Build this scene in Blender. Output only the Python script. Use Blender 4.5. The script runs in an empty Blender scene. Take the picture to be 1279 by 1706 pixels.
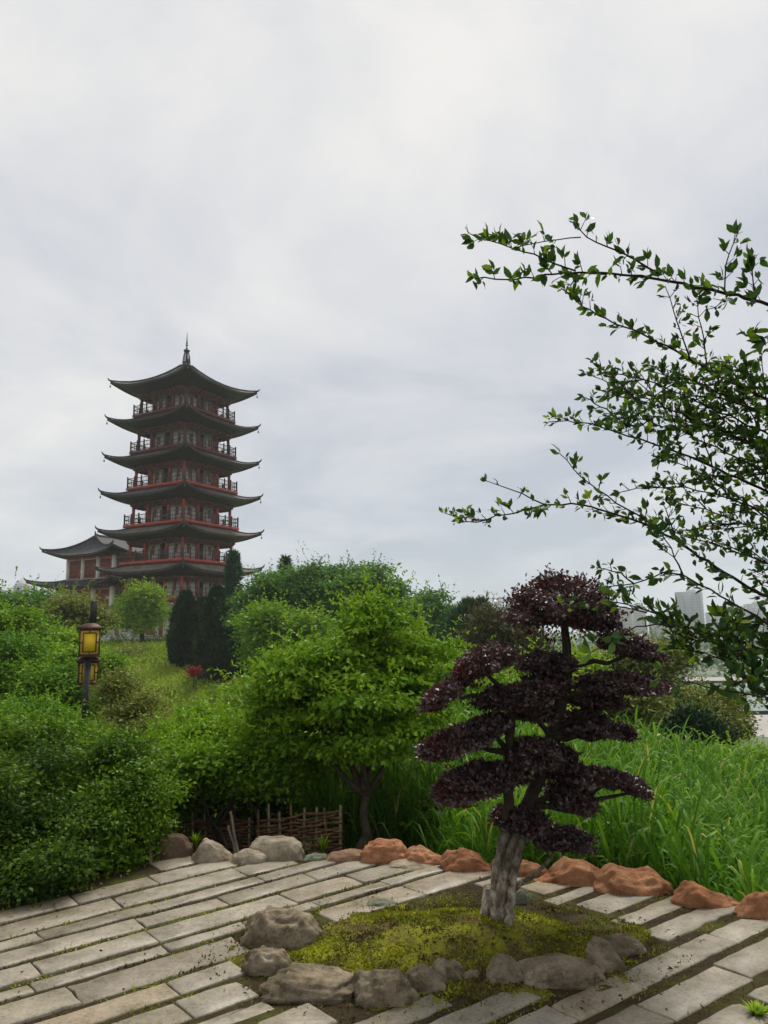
import bpy, math, random
import numpy as np
from mathutils import Vector, noise as mnoise
R = math.radians
rng = np.random.default_rng(11)
random.seed(5)
C = bpy.context.scene.collection
scene = bpy.context.scene

# ------------------------------------------------------------------ camera
F = 1229.0; PITCH = R(9.0); ROLL = R(1.0); CZ = 1.6
_f = np.array([0, math.cos(PITCH), math.sin(PITCH)]); _u = np.array([0, -math.sin(PITCH), math.cos(PITCH)]); _r = np.array([1.0, 0, 0])
_R = _r*math.cos(ROLL) - _u*math.sin(ROLL); _U = _r*math.sin(ROLL) + _u*math.cos(ROLL)
def at(px, py, Y=None, z=None):
    """world point seen at photo pixel (px,py), at depth Y or at height z"""
    d = _f*F + _R*(px-639.5) + _U*(853-py)
    t = Y/d[1] if z is None else (z-CZ)/d[2]
    return np.array([0, 0, CZ]) + d*t
cam = bpy.data.objects.new('camera', bpy.data.cameras.new('camera')); C.objects.link(cam)
from mathutils import Matrix
cam.matrix_world = Matrix(((_R[0], _U[0], -_f[0], 0), (_R[1], _U[1], -_f[1], 0), (_R[2], _U[2], -_f[2], CZ), (0, 0, 0, 1)))
cam.data.sensor_fit = 'VERTICAL'; cam.data.sensor_height = 36; cam.data.lens = F/1706*36
cam.data.clip_start = 0.05; cam.data.clip_end = 9000
scene.camera = cam

# ------------------------------------------------------------------ light
SUN_EL, SUN_AZ = R(58), R(20)          # azimuth measured clockwise from +Y
w = bpy.data.worlds.new('World'); scene.world = w; w.use_nodes = True
nt = w.node_tree; nt.nodes.clear()
def N(nt, t, **kw):
    n = nt.nodes.new(t)
    for k, v in kw.items():
        if hasattr(n, k): setattr(n, k, v)
        else: n.inputs[k].default_value = v
    return n
def ramp(nt, stops, interp='LINEAR'):
    n = nt.nodes.new('ShaderNodeValToRGB'); e = n.color_ramp.elements; n.color_ramp.interpolation = interp
    while len(e) < len(stops): e.new(0.5)
    for el, (p, c) in zip(e, stops):
        el.position = p; el.color = (c[0], c[1], c[2], 1)
    return n
L = nt.links.new
tc = N(nt, 'ShaderNodeTexCoord')
sep = N(nt, 'ShaderNodeSeparateXYZ'); L(tc.outputs['Generated'], sep.inputs[0])
mx = N(nt, 'ShaderNodeMath', operation='MAXIMUM'); L(sep.outputs['Z'], mx.inputs[0]); mx.inputs[1].default_value = 0.0
ad = N(nt, 'ShaderNodeMath', operation='ADD'); L(mx.outputs[0], ad.inputs[0]); ad.inputs[1].default_value = 0.22
dx = N(nt, 'ShaderNodeMath', operation='DIVIDE'); L(sep.outputs['X'], dx.inputs[0]); L(ad.outputs[0], dx.inputs[1])
dy = N(nt, 'ShaderNodeMath', operation='DIVIDE'); L(sep.outputs['Y'], dy.inputs[0]); L(ad.outputs[0], dy.inputs[1])
cmb = N(nt, 'ShaderNodeCombineXYZ'); L(dx.outputs[0], cmb.inputs[0]); L(dy.outputs[0], cmb.inputs[1])
n1 = N(nt, 'ShaderNodeTexNoise', Scale=1.35, Detail=8.0, Roughness=0.56, Distortion=0.35); L(cmb.outputs[0], n1.inputs['Vector'])
mp2 = N(nt, 'ShaderNodeMapping'); L(cmb.outputs[0], mp2.inputs[0]); mp2.inputs['Location'].default_value = (3.1, 1.7, 0)
n2 = N(nt, 'ShaderNodeTexNoise', Scale=0.33, Detail=3.0, Roughness=0.5); L(mp2.outputs[0], n2.inputs['Vector'])
mixn = N(nt, 'ShaderNodeMath', operation='ADD'); L(n1.outputs['Fac'], mixn.inputs[0]); L(n2.outputs['Fac'], mixn.inputs[1])
half = N(nt, 'ShaderNodeMath', operation='MULTIPLY'); L(mixn.outputs[0], half.inputs[0]); half.inputs[1].default_value = 0.5
cr = ramp(nt, [(0.40, (5.1, 5.4, 6.05)), (0.46, (6.25, 6.4, 6.85)), (0.51, (7.1, 7.15, 7.35)), (0.58, (8.5, 8.35, 8.1))]); L(half.outputs[0], cr.inputs[0])
er = ramp(nt, [(0.0, (.82, .86, .92)), (0.10, (.87, .90, .94)), (0.30, (1, 1, 1))]); L(mx.outputs[0], er.inputs[0])
em = N(nt, 'ShaderNodeMixRGB', blend_type='MULTIPLY'); em.inputs[0].default_value = 1; L(cr.outputs[0], em.inputs[1]); L(er.outputs[0], em.inputs[2])
sky = N(nt, 'ShaderNodeTexSky'); sky.sky_type = 'NISHITA'; sky.sun_disc = False; sky.sun_elevation = SUN_EL; sky.sun_rotation = SUN_AZ
mxs = N(nt, 'ShaderNodeMixRGB'); mxs.inputs[0].default_value = 0.96; L(sky.outputs[0], mxs.inputs[1]); L(em.outputs[0], mxs.inputs[2])
bg = N(nt, 'ShaderNodeBackground'); bg.inputs['Strength'].default_value = 0.084; L(mxs.outputs[0], bg.inputs['Color'])
wo = N(nt, 'ShaderNodeOutputWorld'); L(bg.outputs[0], wo.inputs['Surface'])

sl = bpy.data.lights.new('sun', 'SUN'); sl.energy = 3.0; sl.angle = R(22); sl.color = (1.0, 0.95, 0.86)
sun = bpy.data.objects.new('sun', sl); C.objects.link(sun)
sd = Vector((math.sin(SUN_AZ)*math.cos(SUN_EL), math.cos(SUN_AZ)*math.cos(SUN_EL), math.sin(SUN_EL)))
sun.rotation_euler = (-sd).to_track_quat('-Z', 'Y').to_euler(); sun.location = (0, 0, 60)
vs = scene.view_settings; vs.view_transform = 'Standard'; vs.look = 'None'; vs.gamma = 1; vs.exposure = 0.32
scene.cycles.max_bounces = 8; scene.cycles.transparent_max_bounces = 8; scene.cycles.volume_bounces = 2
scene.cycles.use_denoising = True
HAZE_DENSITY = 0.00038

# ------------------------------------------------------------------ materials
M = {}
def mat(name, base, rough=0.6, spec=0.3, noise=None, bump=None, metal=0.0):
    """base: colour or list of ramp stops driven by noise=(scale, detail, rough); bump=(scale, strength, dist)"""
    m = bpy.data.materials.new(name); m.use_nodes = True; t = m.node_tree
    p = t.nodes['Principled BSDF']; p.inputs['Roughness'].default_value = rough
    p.inputs['Specular IOR Level'].default_value = spec; p.inputs['Metallic'].default_value = metal
    tcn = N(t, 'ShaderNodeTexCoord')
    if noise:
        nn = N(t, 'ShaderNodeTexNoise', Scale=noise[0], Detail=noise[1], Roughness=noise[2]); t.links.new(tcn.outputs['Object'], nn.inputs['Vector'])
        r = ramp(t, base); t.links.new(nn.outputs['Fac'], r.inputs[0]); t.links.new(r.outputs[0], p.inputs['Base Color'])
    else:
        p.inputs['Base Color'].default_value = (*base, 1)
    if bump:
        bn = N(t, 'ShaderNodeTexNoise', Scale=bump[0], Detail=6.0, Roughness=0.6); t.links.new(tcn.outputs['Object'], bn.inputs['Vector'])
        b = N(t, 'ShaderNodeBump', Strength=bump[1], Distance=bump[2]); t.links.new(bn.outputs['Fac'], b.inputs['Height']); t.links.new(b.outputs[0], p.inputs['Normal'])
    M[name] = m
    return m
def leafmat(name, stops, rough=0.55, trans=0.26, tcol=(1.3, 1.3, 0.45), spec=0.12):
    m = bpy.data.materials.new(name); m.use_nodes = True; t = m.node_tree
    p = t.nodes['Principled BSDF']; p.inputs['Roughness'].default_value = rough; p.inputs['Specular IOR Level'].default_value = spec
    a = N(t, 'ShaderNodeAttribute'); a.attribute_name = 'rnd'
    r = ramp(t, stops); t.links.new(a.outputs['Fac'], r.inputs[0]); t.links.new(r.outputs[0], p.inputs['Base Color'])
    tr = N(t, 'ShaderNodeBsdfTranslucent')
    mu = N(t, 'ShaderNodeMixRGB', blend_type='MULTIPLY'); mu.inputs[0].default_value = 1; mu.inputs[2].default_value = (*tcol, 1)
    t.links.new(r.outputs[0], mu.inputs[1]); t.links.new(mu.outputs[0], tr.inputs['Color'])
    mi = N(t, 'ShaderNodeMixShader'); mi.inputs[0].default_value = trans
    t.links.new(p.outputs[0], mi.inputs[1]); t.links.new(tr.outputs[0], mi.inputs[2])
    t.links.new(mi.outputs[0], t.nodes['Material Output'].inputs['Surface'])
    M[name] = m
    return m

leafmat('leaf_spring', [(0, (0.062, 0.141, 0.010)), (0.5, (0.134, 0.264, 0.014)), (1, (0.269, 0.405, 0.030))])
leafmat('leaf_mid', [(0, (0.032, 0.092, 0.010)), (0.5, (0.088, 0.205, 0.014)), (1, (0.24, 0.41, 0.03))])
leafmat('leaf_dark', [(0, (0.018, 0.044, 0.007)), (0.5, (0.045, 0.098, 0.010)), (1, (0.16, 0.26, 0.022))])
leafmat('leaf_shrub', [(0, (0.028, 0.066, 0.008)), (0.5, (0.070, 0.150, 0.011)), (1, (0.22, 0.36, 0.025))])
leafmat('leaf_olive', [(0, (0.067, 0.084, 0.020)), (0.5, (0.146, 0.176, 0.035)), (1, (0.269, 0.290, 0.080))])
leafmat('leaf_forest', [(0, (0.034, 0.088, 0.020)), (0.5, (0.084, 0.194, 0.030)), (1, (0.168, 0.308, 0.050))])
leafmat('leaf_yellow', [(0, (0.090, 0.211, 0.010)), (0.5, (0.190, 0.334, 0.014)), (1, (0.358, 0.440, 0.030))])
leafmat('leaf_conifer', [(0, (0.007, 0.022, 0.009)), (0.5, (0.016, 0.046, 0.013)), (1, (0.05, 0.10, 0.022))], trans=0.1)
leafmat('leaf_pine', [(0, (0.015, 0.05, 0.025)), (0.6, (0.03, 0.09, 0.04)), (1, (0.05, 0.13, 0.05))], trans=0.1)
leafmat('leaf_brown', [(0, (0.035, 0.04, 0.018)), (0.5, (0.075, 0.075, 0.03)), (1, (0.13, 0.12, 0.05))], trans=0.1)
leafmat('leaf_purple', [(0, (0.030, 0.018, 0.017)), (0.6, (0.070, 0.042, 0.040)), (0.9, (0.125, 0.080, 0.074)), (1, (0.17, 0.115, 0.105))], rough=0.4, trans=0.12, tcol=(1.6, 0.7, 0.8), spec=0.4)
leafmat('leaf_purple_tip', [(0, (0.05, 0.012, 0.014)), (0.6, (0.10, 0.03, 0.03)), (1, (0.16, 0.06, 0.05))], rough=0.45, trans=0.2, tcol=(1.6, 0.8, 0.6))
leafmat('leaf_overhang', [(0, (0.026, 0.062, 0.022)), (0.6, (0.055, 0.12, 0.03)), (0.82, (0.14, 0.25, 0.03)), (1, (0.36, 0.38, 0.03))], rough=0.42, trans=0.3)
leafmat('leaf_reed', [(0, (0.036, 0.105, 0.012)), (0.5, (0.088, 0.215, 0.018)), (0.88, (0.18, 0.34, 0.040)), (1, (0.38, 0.38, 0.14))], trans=0.28)
leafmat('leaf_moss', [(0, (0.06, 0.042, 0.018)), (0.35, (0.11, 0.10, 0.020)), (0.65, (0.19, 0.215, 0.016)), (1, (0.32, 0.34, 0.016))], trans=0.1, rough=0.8)
leafmat('leaf_litter', [(0, (0.03, 0.022, 0.012)), (0.5, (0.07, 0.052, 0.028)), (1, (0.14, 0.10, 0.05))], trans=0.05, rough=0.8)
leafmat('leaf_lawn', [(0, (0.09, 0.15, 0.012)), (0.5, (0.19, 0.28, 0.016)), (1, (0.33, 0.38, 0.035))], trans=0.25)
leafmat('leaf_red', [(0, (0.16, 0.012, 0.012)), (1, (0.45, 0.03, 0.05))], trans=0.2, tcol=(1, .6, .6))
leafmat('leaf_far', [(0, (0.04, 0.08, 0.03)), (1, (0.09, 0.15, 0.05))], trans=0.1)
mat('bark', [(0.3, (0.035, 0.026, 0.018)), (0.7, (0.10, 0.08, 0.058))], 0.9, 0.1, (14, 6, 0.6), (30, 0.8, 0.01))
mat('bark_dark', [(0.3, (0.02, 0.016, 0.012)), (0.7, (0.055, 0.042, 0.032))], 0.9, 0.1, (14, 6, 0.6), (30, 0.8, 0.01))
mat('stick', [(0.3, (0.16, 0.12, 0.08)), (0.7, (0.34, 0.28, 0.2))], 0.85, 0.1, (20, 4, 0.6))
mat('wattle', [(0.3, (0.10, 0.05, 0.028)), (0.7, (0.27, 0.155, 0.09))], 0.85, 0.1, (18, 4, 0.6))
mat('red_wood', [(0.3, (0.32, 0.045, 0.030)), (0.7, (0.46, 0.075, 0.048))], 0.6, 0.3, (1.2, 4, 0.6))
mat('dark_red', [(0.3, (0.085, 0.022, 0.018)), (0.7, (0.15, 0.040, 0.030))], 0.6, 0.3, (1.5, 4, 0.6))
mat('rail_wood', [(0.3, (0.06, 0.034, 0.028)), (0.7, (0.12, 0.07, 0.055))], 0.7, 0.25, (2, 4, 0.6))
mat('dark_wood', [(0.3, (0.018, 0.013, 0.011)), (0.7, (0.04, 0.027, 0.022))], 0.7, 0.25, (2, 4, 0.6))
mat('roof_tile', [(0.3, (0.075, 0.075, 0.08)), (0.7, (0.17, 0.165, 0.16))], 0.7, 0.3, (0.9, 6, 0.65))
mat('roof_tile_moss', [(0.3, (0.10, 0.09, 0.075)), (0.7, (0.24, 0.215, 0.17))], 0.8, 0.2, (0.9, 6, 0.65))
mat('roof_ridge', [(0.3, (0.03, 0.031, 0.034)), (0.7, (0.075, 0.075, 0.078))], 0.7, 0.3, (2, 4, 0.6))
mat('plaster', [(0.3, (0.70, 0.71, 0.70)), (0.7, (0.86, 0.86, 0.84))], 0.85, 0.15, (0.7, 6, 0.65))
mat('white_trim', (0.78, 0.77, 0.75), 0.7, 0.2)
mat('stone_pale', [(0.3, (0.36, 0.37, 0.37)), (0.7, (0.5, 0.5, 0.49))], 0.8, 0.2, (2, 5, 0.6))
mat('window_dark', (0.012, 0.012, 0.014), 0.25, 0.5)
mat('lattice', [(0.3, (0.26, 0.075, 0.045)), (0.7, (0.36, 0.11, 0.065))], 0.6, 0.3, (3, 4, .6))
mat('metal_dark', (0.035, 0.035, 0.036), 0.45, 0.5, metal=0.4)
mat('lamp_metal', [(0.3, (0.014, 0.016, 0.018)), (0.7, (0.035, 0.036, 0.036))], 0.5, 0.4, (6, 4, .6))
mat('lamp_frame', [(0.3, (0.055, 0.018, 0.010)), (0.7, (0.10, 0.036, 0.02))], 0.6, 0.3, (6, 4, .6))
mat('lamp_panel', [(0.3, (0.78, 0.50, 0.012)), (0.7, (0.88, 0.60, 0.02))], 0.45, 0.4, (3, 3, .5))
mat('lamp_panel_pale', [(0.3, (0.66, 0.45, 0.06)), (0.7, (0.78, 0.56, 0.10))], 0.5, 0.4, (3, 3, .5))
mat('water', (0.045, 0.11, 0.06), 0.12, 0.5)
mat('plaza', [(0.3, (0.27, 0.25, 0.23)), (0.7, (0.38, 0.36, 0.33))], 0.85, 0.2, (0.08, 5, .6))
def rockmat(name, stops, lichen, dirt):
    m = bpy.data.materials.new(name); m.use_nodes = True; t = m.node_tree; p = t.nodes['Principled BSDF']
    p.inputs['Roughness'].default_value = 0.85; p.inputs['Specular IOR Level'].default_value = 0.2
    tcn = N(t, 'ShaderNodeTexCoord'); oi = N(t, 'ShaderNodeObjectInfo')
    va = N(t, 'ShaderNodeVectorMath', operation='ADD'); t.links.new(tcn.outputs['Object'], va.inputs[0]); 
    sc = N(t, 'ShaderNodeMath', operation='MULTIPLY'); sc.inputs[1].default_value = 40; t.links.new(oi.outputs['Random'], sc.inputs[0]); t.links.new(sc.outputs[0], va.inputs[1])
    a = N(t, 'ShaderNodeTexNoise', Scale=9.0, Detail=11.0, Roughness=0.74); t.links.new(va.outputs[0], a.inputs['Vector'])
    r = ramp(t, stops); t.links.new(a.outputs['Fac'], r.inputs[0])
    b = N(t, 'ShaderNodeTexNoise', Scale=16.0, Detail=6.0, Roughness=0.7); t.links.new(va.outputs[0], b.inputs['Vector'])
    r2 = ramp(t, [(0.55, (0, 0, 0)), (0.68, (1, 1, 1))]); t.links.new(b.outputs['Fac'], r2.inputs[0])
    mi = N(t, 'ShaderNodeMixRGB'); t.links.new(r2.outputs[0], mi.inputs[0]); t.links.new(r.outputs[0], mi.inputs[1]); mi.inputs[2].default_value = (*lichen, 1)
    c = N(t, 'ShaderNodeTexNoise', Scale=4.0, Detail=8.0, Roughness=0.7); t.links.new(va.outputs[0], c.inputs['Vector'])
    r3 = ramp(t, [(0.5, (0, 0, 0)), (0.66, (.8, .8, .8))]); t.links.new(c.outputs['Fac'], r3.inputs[0])
    m2 = N(t, 'ShaderNodeMixRGB'); t.links.new(r3.outputs[0], m2.inputs[0]); t.links.new(mi.outputs[0], m2.inputs[1]); m2.inputs[2].default_value = (*dirt, 1)
    t.links.new(m2.outputs[0], p.inputs['Base Color'])
    bn = N(t, 'ShaderNodeTexNoise', Scale=20.0, Detail=10.0, Roughness=0.75); t.links.new(va.outputs[0], bn.inputs['Vector'])
    bu = N(t, 'ShaderNodeBump', Strength=1.0, Distance=0.03); t.links.new(bn.outputs['Fac'], bu.inputs['Height']); t.links.new(bu.outputs[0], p.inputs['Normal'])
    M[name] = m
rockmat('rock_grey', [(0.36, (0.10, 0.075, 0.042)), (0.5, (0.27, 0.215, 0.14)), (0.66, (0.41, 0.34, 0.24))], (0.42, 0.37, 0.28), (0.11, 0.09, 0.05))
rockmat('rock_beige', [(0.36, (0.20, 0.155, 0.10)), (0.5, (0.36, 0.30, 0.21)), (0.66, (0.50, 0.43, 0.32))], (0.50, 0.45, 0.35), (0.20, 0.155, 0.10))
rockmat('rock_brown', [(0.3, (0.10, 0.065, 0.04)), (0.7, (0.24, 0.16, 0.10))], (0.30, 0.23, 0.15), (0.08, 0.05, 0.03))
rockmat('rock_orange', [(0.36, (0.26, 0.10, 0.045)), (0.5, (0.42, 0.19, 0.09)), (0.66, (0.56, 0.29, 0.15))], (0.52, 0.33, 0.20), (0.30, 0.12, 0.05))
rockmat('rock_pink', [(0.3, (0.28, 0.16, 0.09)), (0.7, (0.42, 0.26, 0.17))], (0.42, 0.30, 0.2), (0.2, 0.1, 0.06))
rockmat('rock_green', [(0.3, (0.15, 0.16, 0.11)), (0.7, (0.29, 0.30, 0.21))], (0.33, 0.33, 0.25), (0.10, 0.11, 0.05))
# topiary bark: pale lichen low, dark bark above, driven by noise in the object's own height (lichen really stops there)
def trunkmat():
    m = bpy.data.materials.new('lichen_bark'); m.use_nodes = True; t = m.node_tree; p = t.nodes['Principled BSDF']
    p.inputs['Roughness'].default_value = 0.9; p.inputs['Specular IOR Level'].default_value = 0.12
    tcn = N(t, 'ShaderNodeTexCoord'); mp = N(t, 'ShaderNodeMapping'); mp.inputs['Scale'].default_value = (1, 1, 0.6); t.links.new(tcn.outputs['Object'], mp.inputs[0])
    a = N(t, 'ShaderNodeTexNoise', Scale=24.0, Detail=10.0, Roughness=0.7); t.links.new(mp.outputs[0], a.inputs['Vector'])
    pale = ramp(t, [(0.36, (0.06, 0.045, 0.03)), (0.46, (0.17, 0.135, 0.095)), (0.55, (0.31, 0.27, 0.21)), (0.68, (0.52, 0.48, 0.40))]); t.links.new(a.outputs['Fac'], pale.inputs[0])
    dark = ramp(t, [(0.3, (0.028, 0.022, 0.016)), (0.7, (0.085, 0.066, 0.05))]); t.links.new(a.outputs['Fac'], dark.inputs[0])
    b = N(t, 'ShaderNodeTexNoise', Scale=9.0, Detail=5.0, Roughness=0.6); t.links.new(tcn.outputs['Object'], b.inputs['Vector'])
    s = N(t, 'ShaderNodeSeparateXYZ'); t.links.new(tcn.outputs['Object'], s.inputs[0])
    k = N(t, 'ShaderNodeMath', operation='MULTIPLY_ADD'); t.links.new(b.outputs['Fac'], k.inputs[0]); k.inputs[1].default_value = 0.9; t.links.new(s.outputs['Z'], k.inputs[2])
    r = ramp(t, [(0.62, (0, 0, 0)), (1.10, (1, 1, 1))]); t.links.new(k.outputs[0], r.inputs[0])
    mi = N(t, 'ShaderNodeMixRGB'); t.links.new(r.outputs[0], mi.inputs[0]); t.links.new(pale.outputs[0], mi.inputs[1]); t.links.new(dark.outputs[0], mi.inputs[2])
    t.links.new(mi.outputs[0], p.inputs['Base Color'])
    bu = N(t, 'ShaderNodeBump', Strength=0.9, Distance=0.012); t.links.new(a.outputs['Fac'], bu.inputs['Height']); t.links.new(bu.outputs[0], p.inputs['Normal'])
    M['lichen_bark'] = m
trunkmat()
# slabs: per-slab tone, worn blotches, damp glossy patches
def slabmat():
    m = bpy.data.materials.new('slab'); m.use_nodes = True; t = m.node_tree; p = t.nodes['Principled BSDF']
    tcn = N(t, 'ShaderNodeTexCoord'); at_ = N(t, 'ShaderNodeAttribute'); at_.attribute_name = 'rnd'
    base = ramp(t, [(0, (0.18, 0.153, 0.110)), (0.5, (0.230, 0.200, 0.150)), (0.85, (0.27, 0.240, 0.188)), (1, (0.275, 0.218, 0.148))]); t.links.new(at_.outputs['Fac'], base.inputs[0])
    a = N(t, 'ShaderNodeTexNoise', Scale=4.2, Detail=12.0, Roughness=0.78); t.links.new(tcn.outputs['Object'], a.inputs['Vector'])
    v = ramp(t, [(0.34, (0.48, 0.46, 0.39)), (0.44, (0.78, 0.77, 0.73)), (0.53, (1.0, 1.0, 1.0)), (0.66, (1.30, 1.29, 1.27))]); t.links.new(a.outputs['Fac'], v.inputs[0])
    mu = N(t, 'ShaderNodeMixRGB', blend_type='MULTIPLY'); mu.inputs[0].default_value = 1; t.links.new(base.outputs[0], mu.inputs[1]); t.links.new(v.outputs[0], mu.inputs[2])
    f = N(t, 'ShaderNodeTexNoise', Scale=60.0, Detail=6.0, Roughness=0.75); t.links.new(tcn.outputs['Object'], f.inputs['Vector'])
    fr = ramp(t, [(0.34, (0.45, 0.42, 0.35)), (0.48, (1, 1, 1)), (0.68, (1.18, 1.18, 1.16))]); t.links.new(f.outputs['Fac'], fr.inputs[0])
    m2 = N(t, 'ShaderNodeMixRGB', blend_type='MULTIPLY'); m2.inputs[0].default_value = 0.8; t.links.new(mu.outputs[0], m2.inputs[1]); t.links.new(fr.outputs[0], m2.inputs[2])
    g_ = N(t, 'ShaderNodeTexNoise', Scale=3.2, Detail=10.0, Roughness=0.78); t.links.new(tcn.outputs['Object'], g_.inputs['Vector'])
    gr = ramp(t, [(0.56, (0, 0, 0)), (0.66, (.75, .75, .75))]); t.links.new(g_.outputs['Fac'], gr.inputs[0])
    m3 = N(t, 'ShaderNodeMixRGB'); t.links.new(gr.outputs[0], m3.inputs[0]); t.links.new(m2.outputs[0], m3.inputs[1]); m3.inputs[2].default_value = (0.15, 0.135, 0.075, 1)
    t.links.new(m3.outputs[0], p.inputs['Base Color'])
    d = N(t, 'ShaderNodeTexNoise', Scale=1.6, Detail=5.0, Roughness=0.6); t.links.new(tcn.outputs['Object'], d.inputs['Vector'])
    dr = ramp(t, [(0.42, (0.75, 0.75, 0.75)), (0.60, (0.42, 0.42, 0.42))]); t.links.new(d.outputs['Fac'], dr.inputs[0]); t.links.new(dr.outputs[0], p.inputs['Roughness'])
    p.inputs['Specular IOR Level'].default_value = 0.35
    bu = N(t, 'ShaderNodeBump', Strength=0.35, Distance=0.004); t.links.new(f.outputs['Fac'], bu.inputs['Height']); t.links.new(bu.outputs[0], p.inputs['Normal'])
    M['slab'] = m
slabmat()
mat('soil', [(0.3, (0.022, 0.016, 0.009)), (0.5, (0.045, 0.033, 0.017)), (0.62, (0.06, 0.062, 0.016)), (0.75, (0.10, 0.12, 0.02))], 0.95, 0.1, (3.0, 8, 0.7), (60, 0.8, 0.02))
mat('moss', [(0.36, (0.075, 0.050, 0.024)), (0.46, (0.115, 0.090, 0.028)), (0.54, (0.17, 0.17, 0.018)), (0.68, (0.27, 0.28, 0.016))], 0.95, 0.1, (3.4, 8, 0.72), (70, 1.0, 0.02))
mat('under_soil', [(0.3, (0.02, 0.025, 0.01)), (0.7, (0.05, 0.065, 0.02))], 0.95, 0.1, (1.0, 7, 0.7))
mat('hill_grass', [(0.3, (0.08, 0.13, 0.012)), (0.5, (0.15, 0.22, 0.016)), (0.68, (0.25, 0.28, 0.035))], 0.9, 0.1, (0.12, 9, 0.7))
mat('plain_green', [(0.35, (0.045, 0.10, 0.03)), (0.5, (0.08, 0.14, 0.05)), (0.62, (0.20, 0.20, 0.17))], 0.9, 0.1, (0.012, 8, 0.65))

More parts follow.
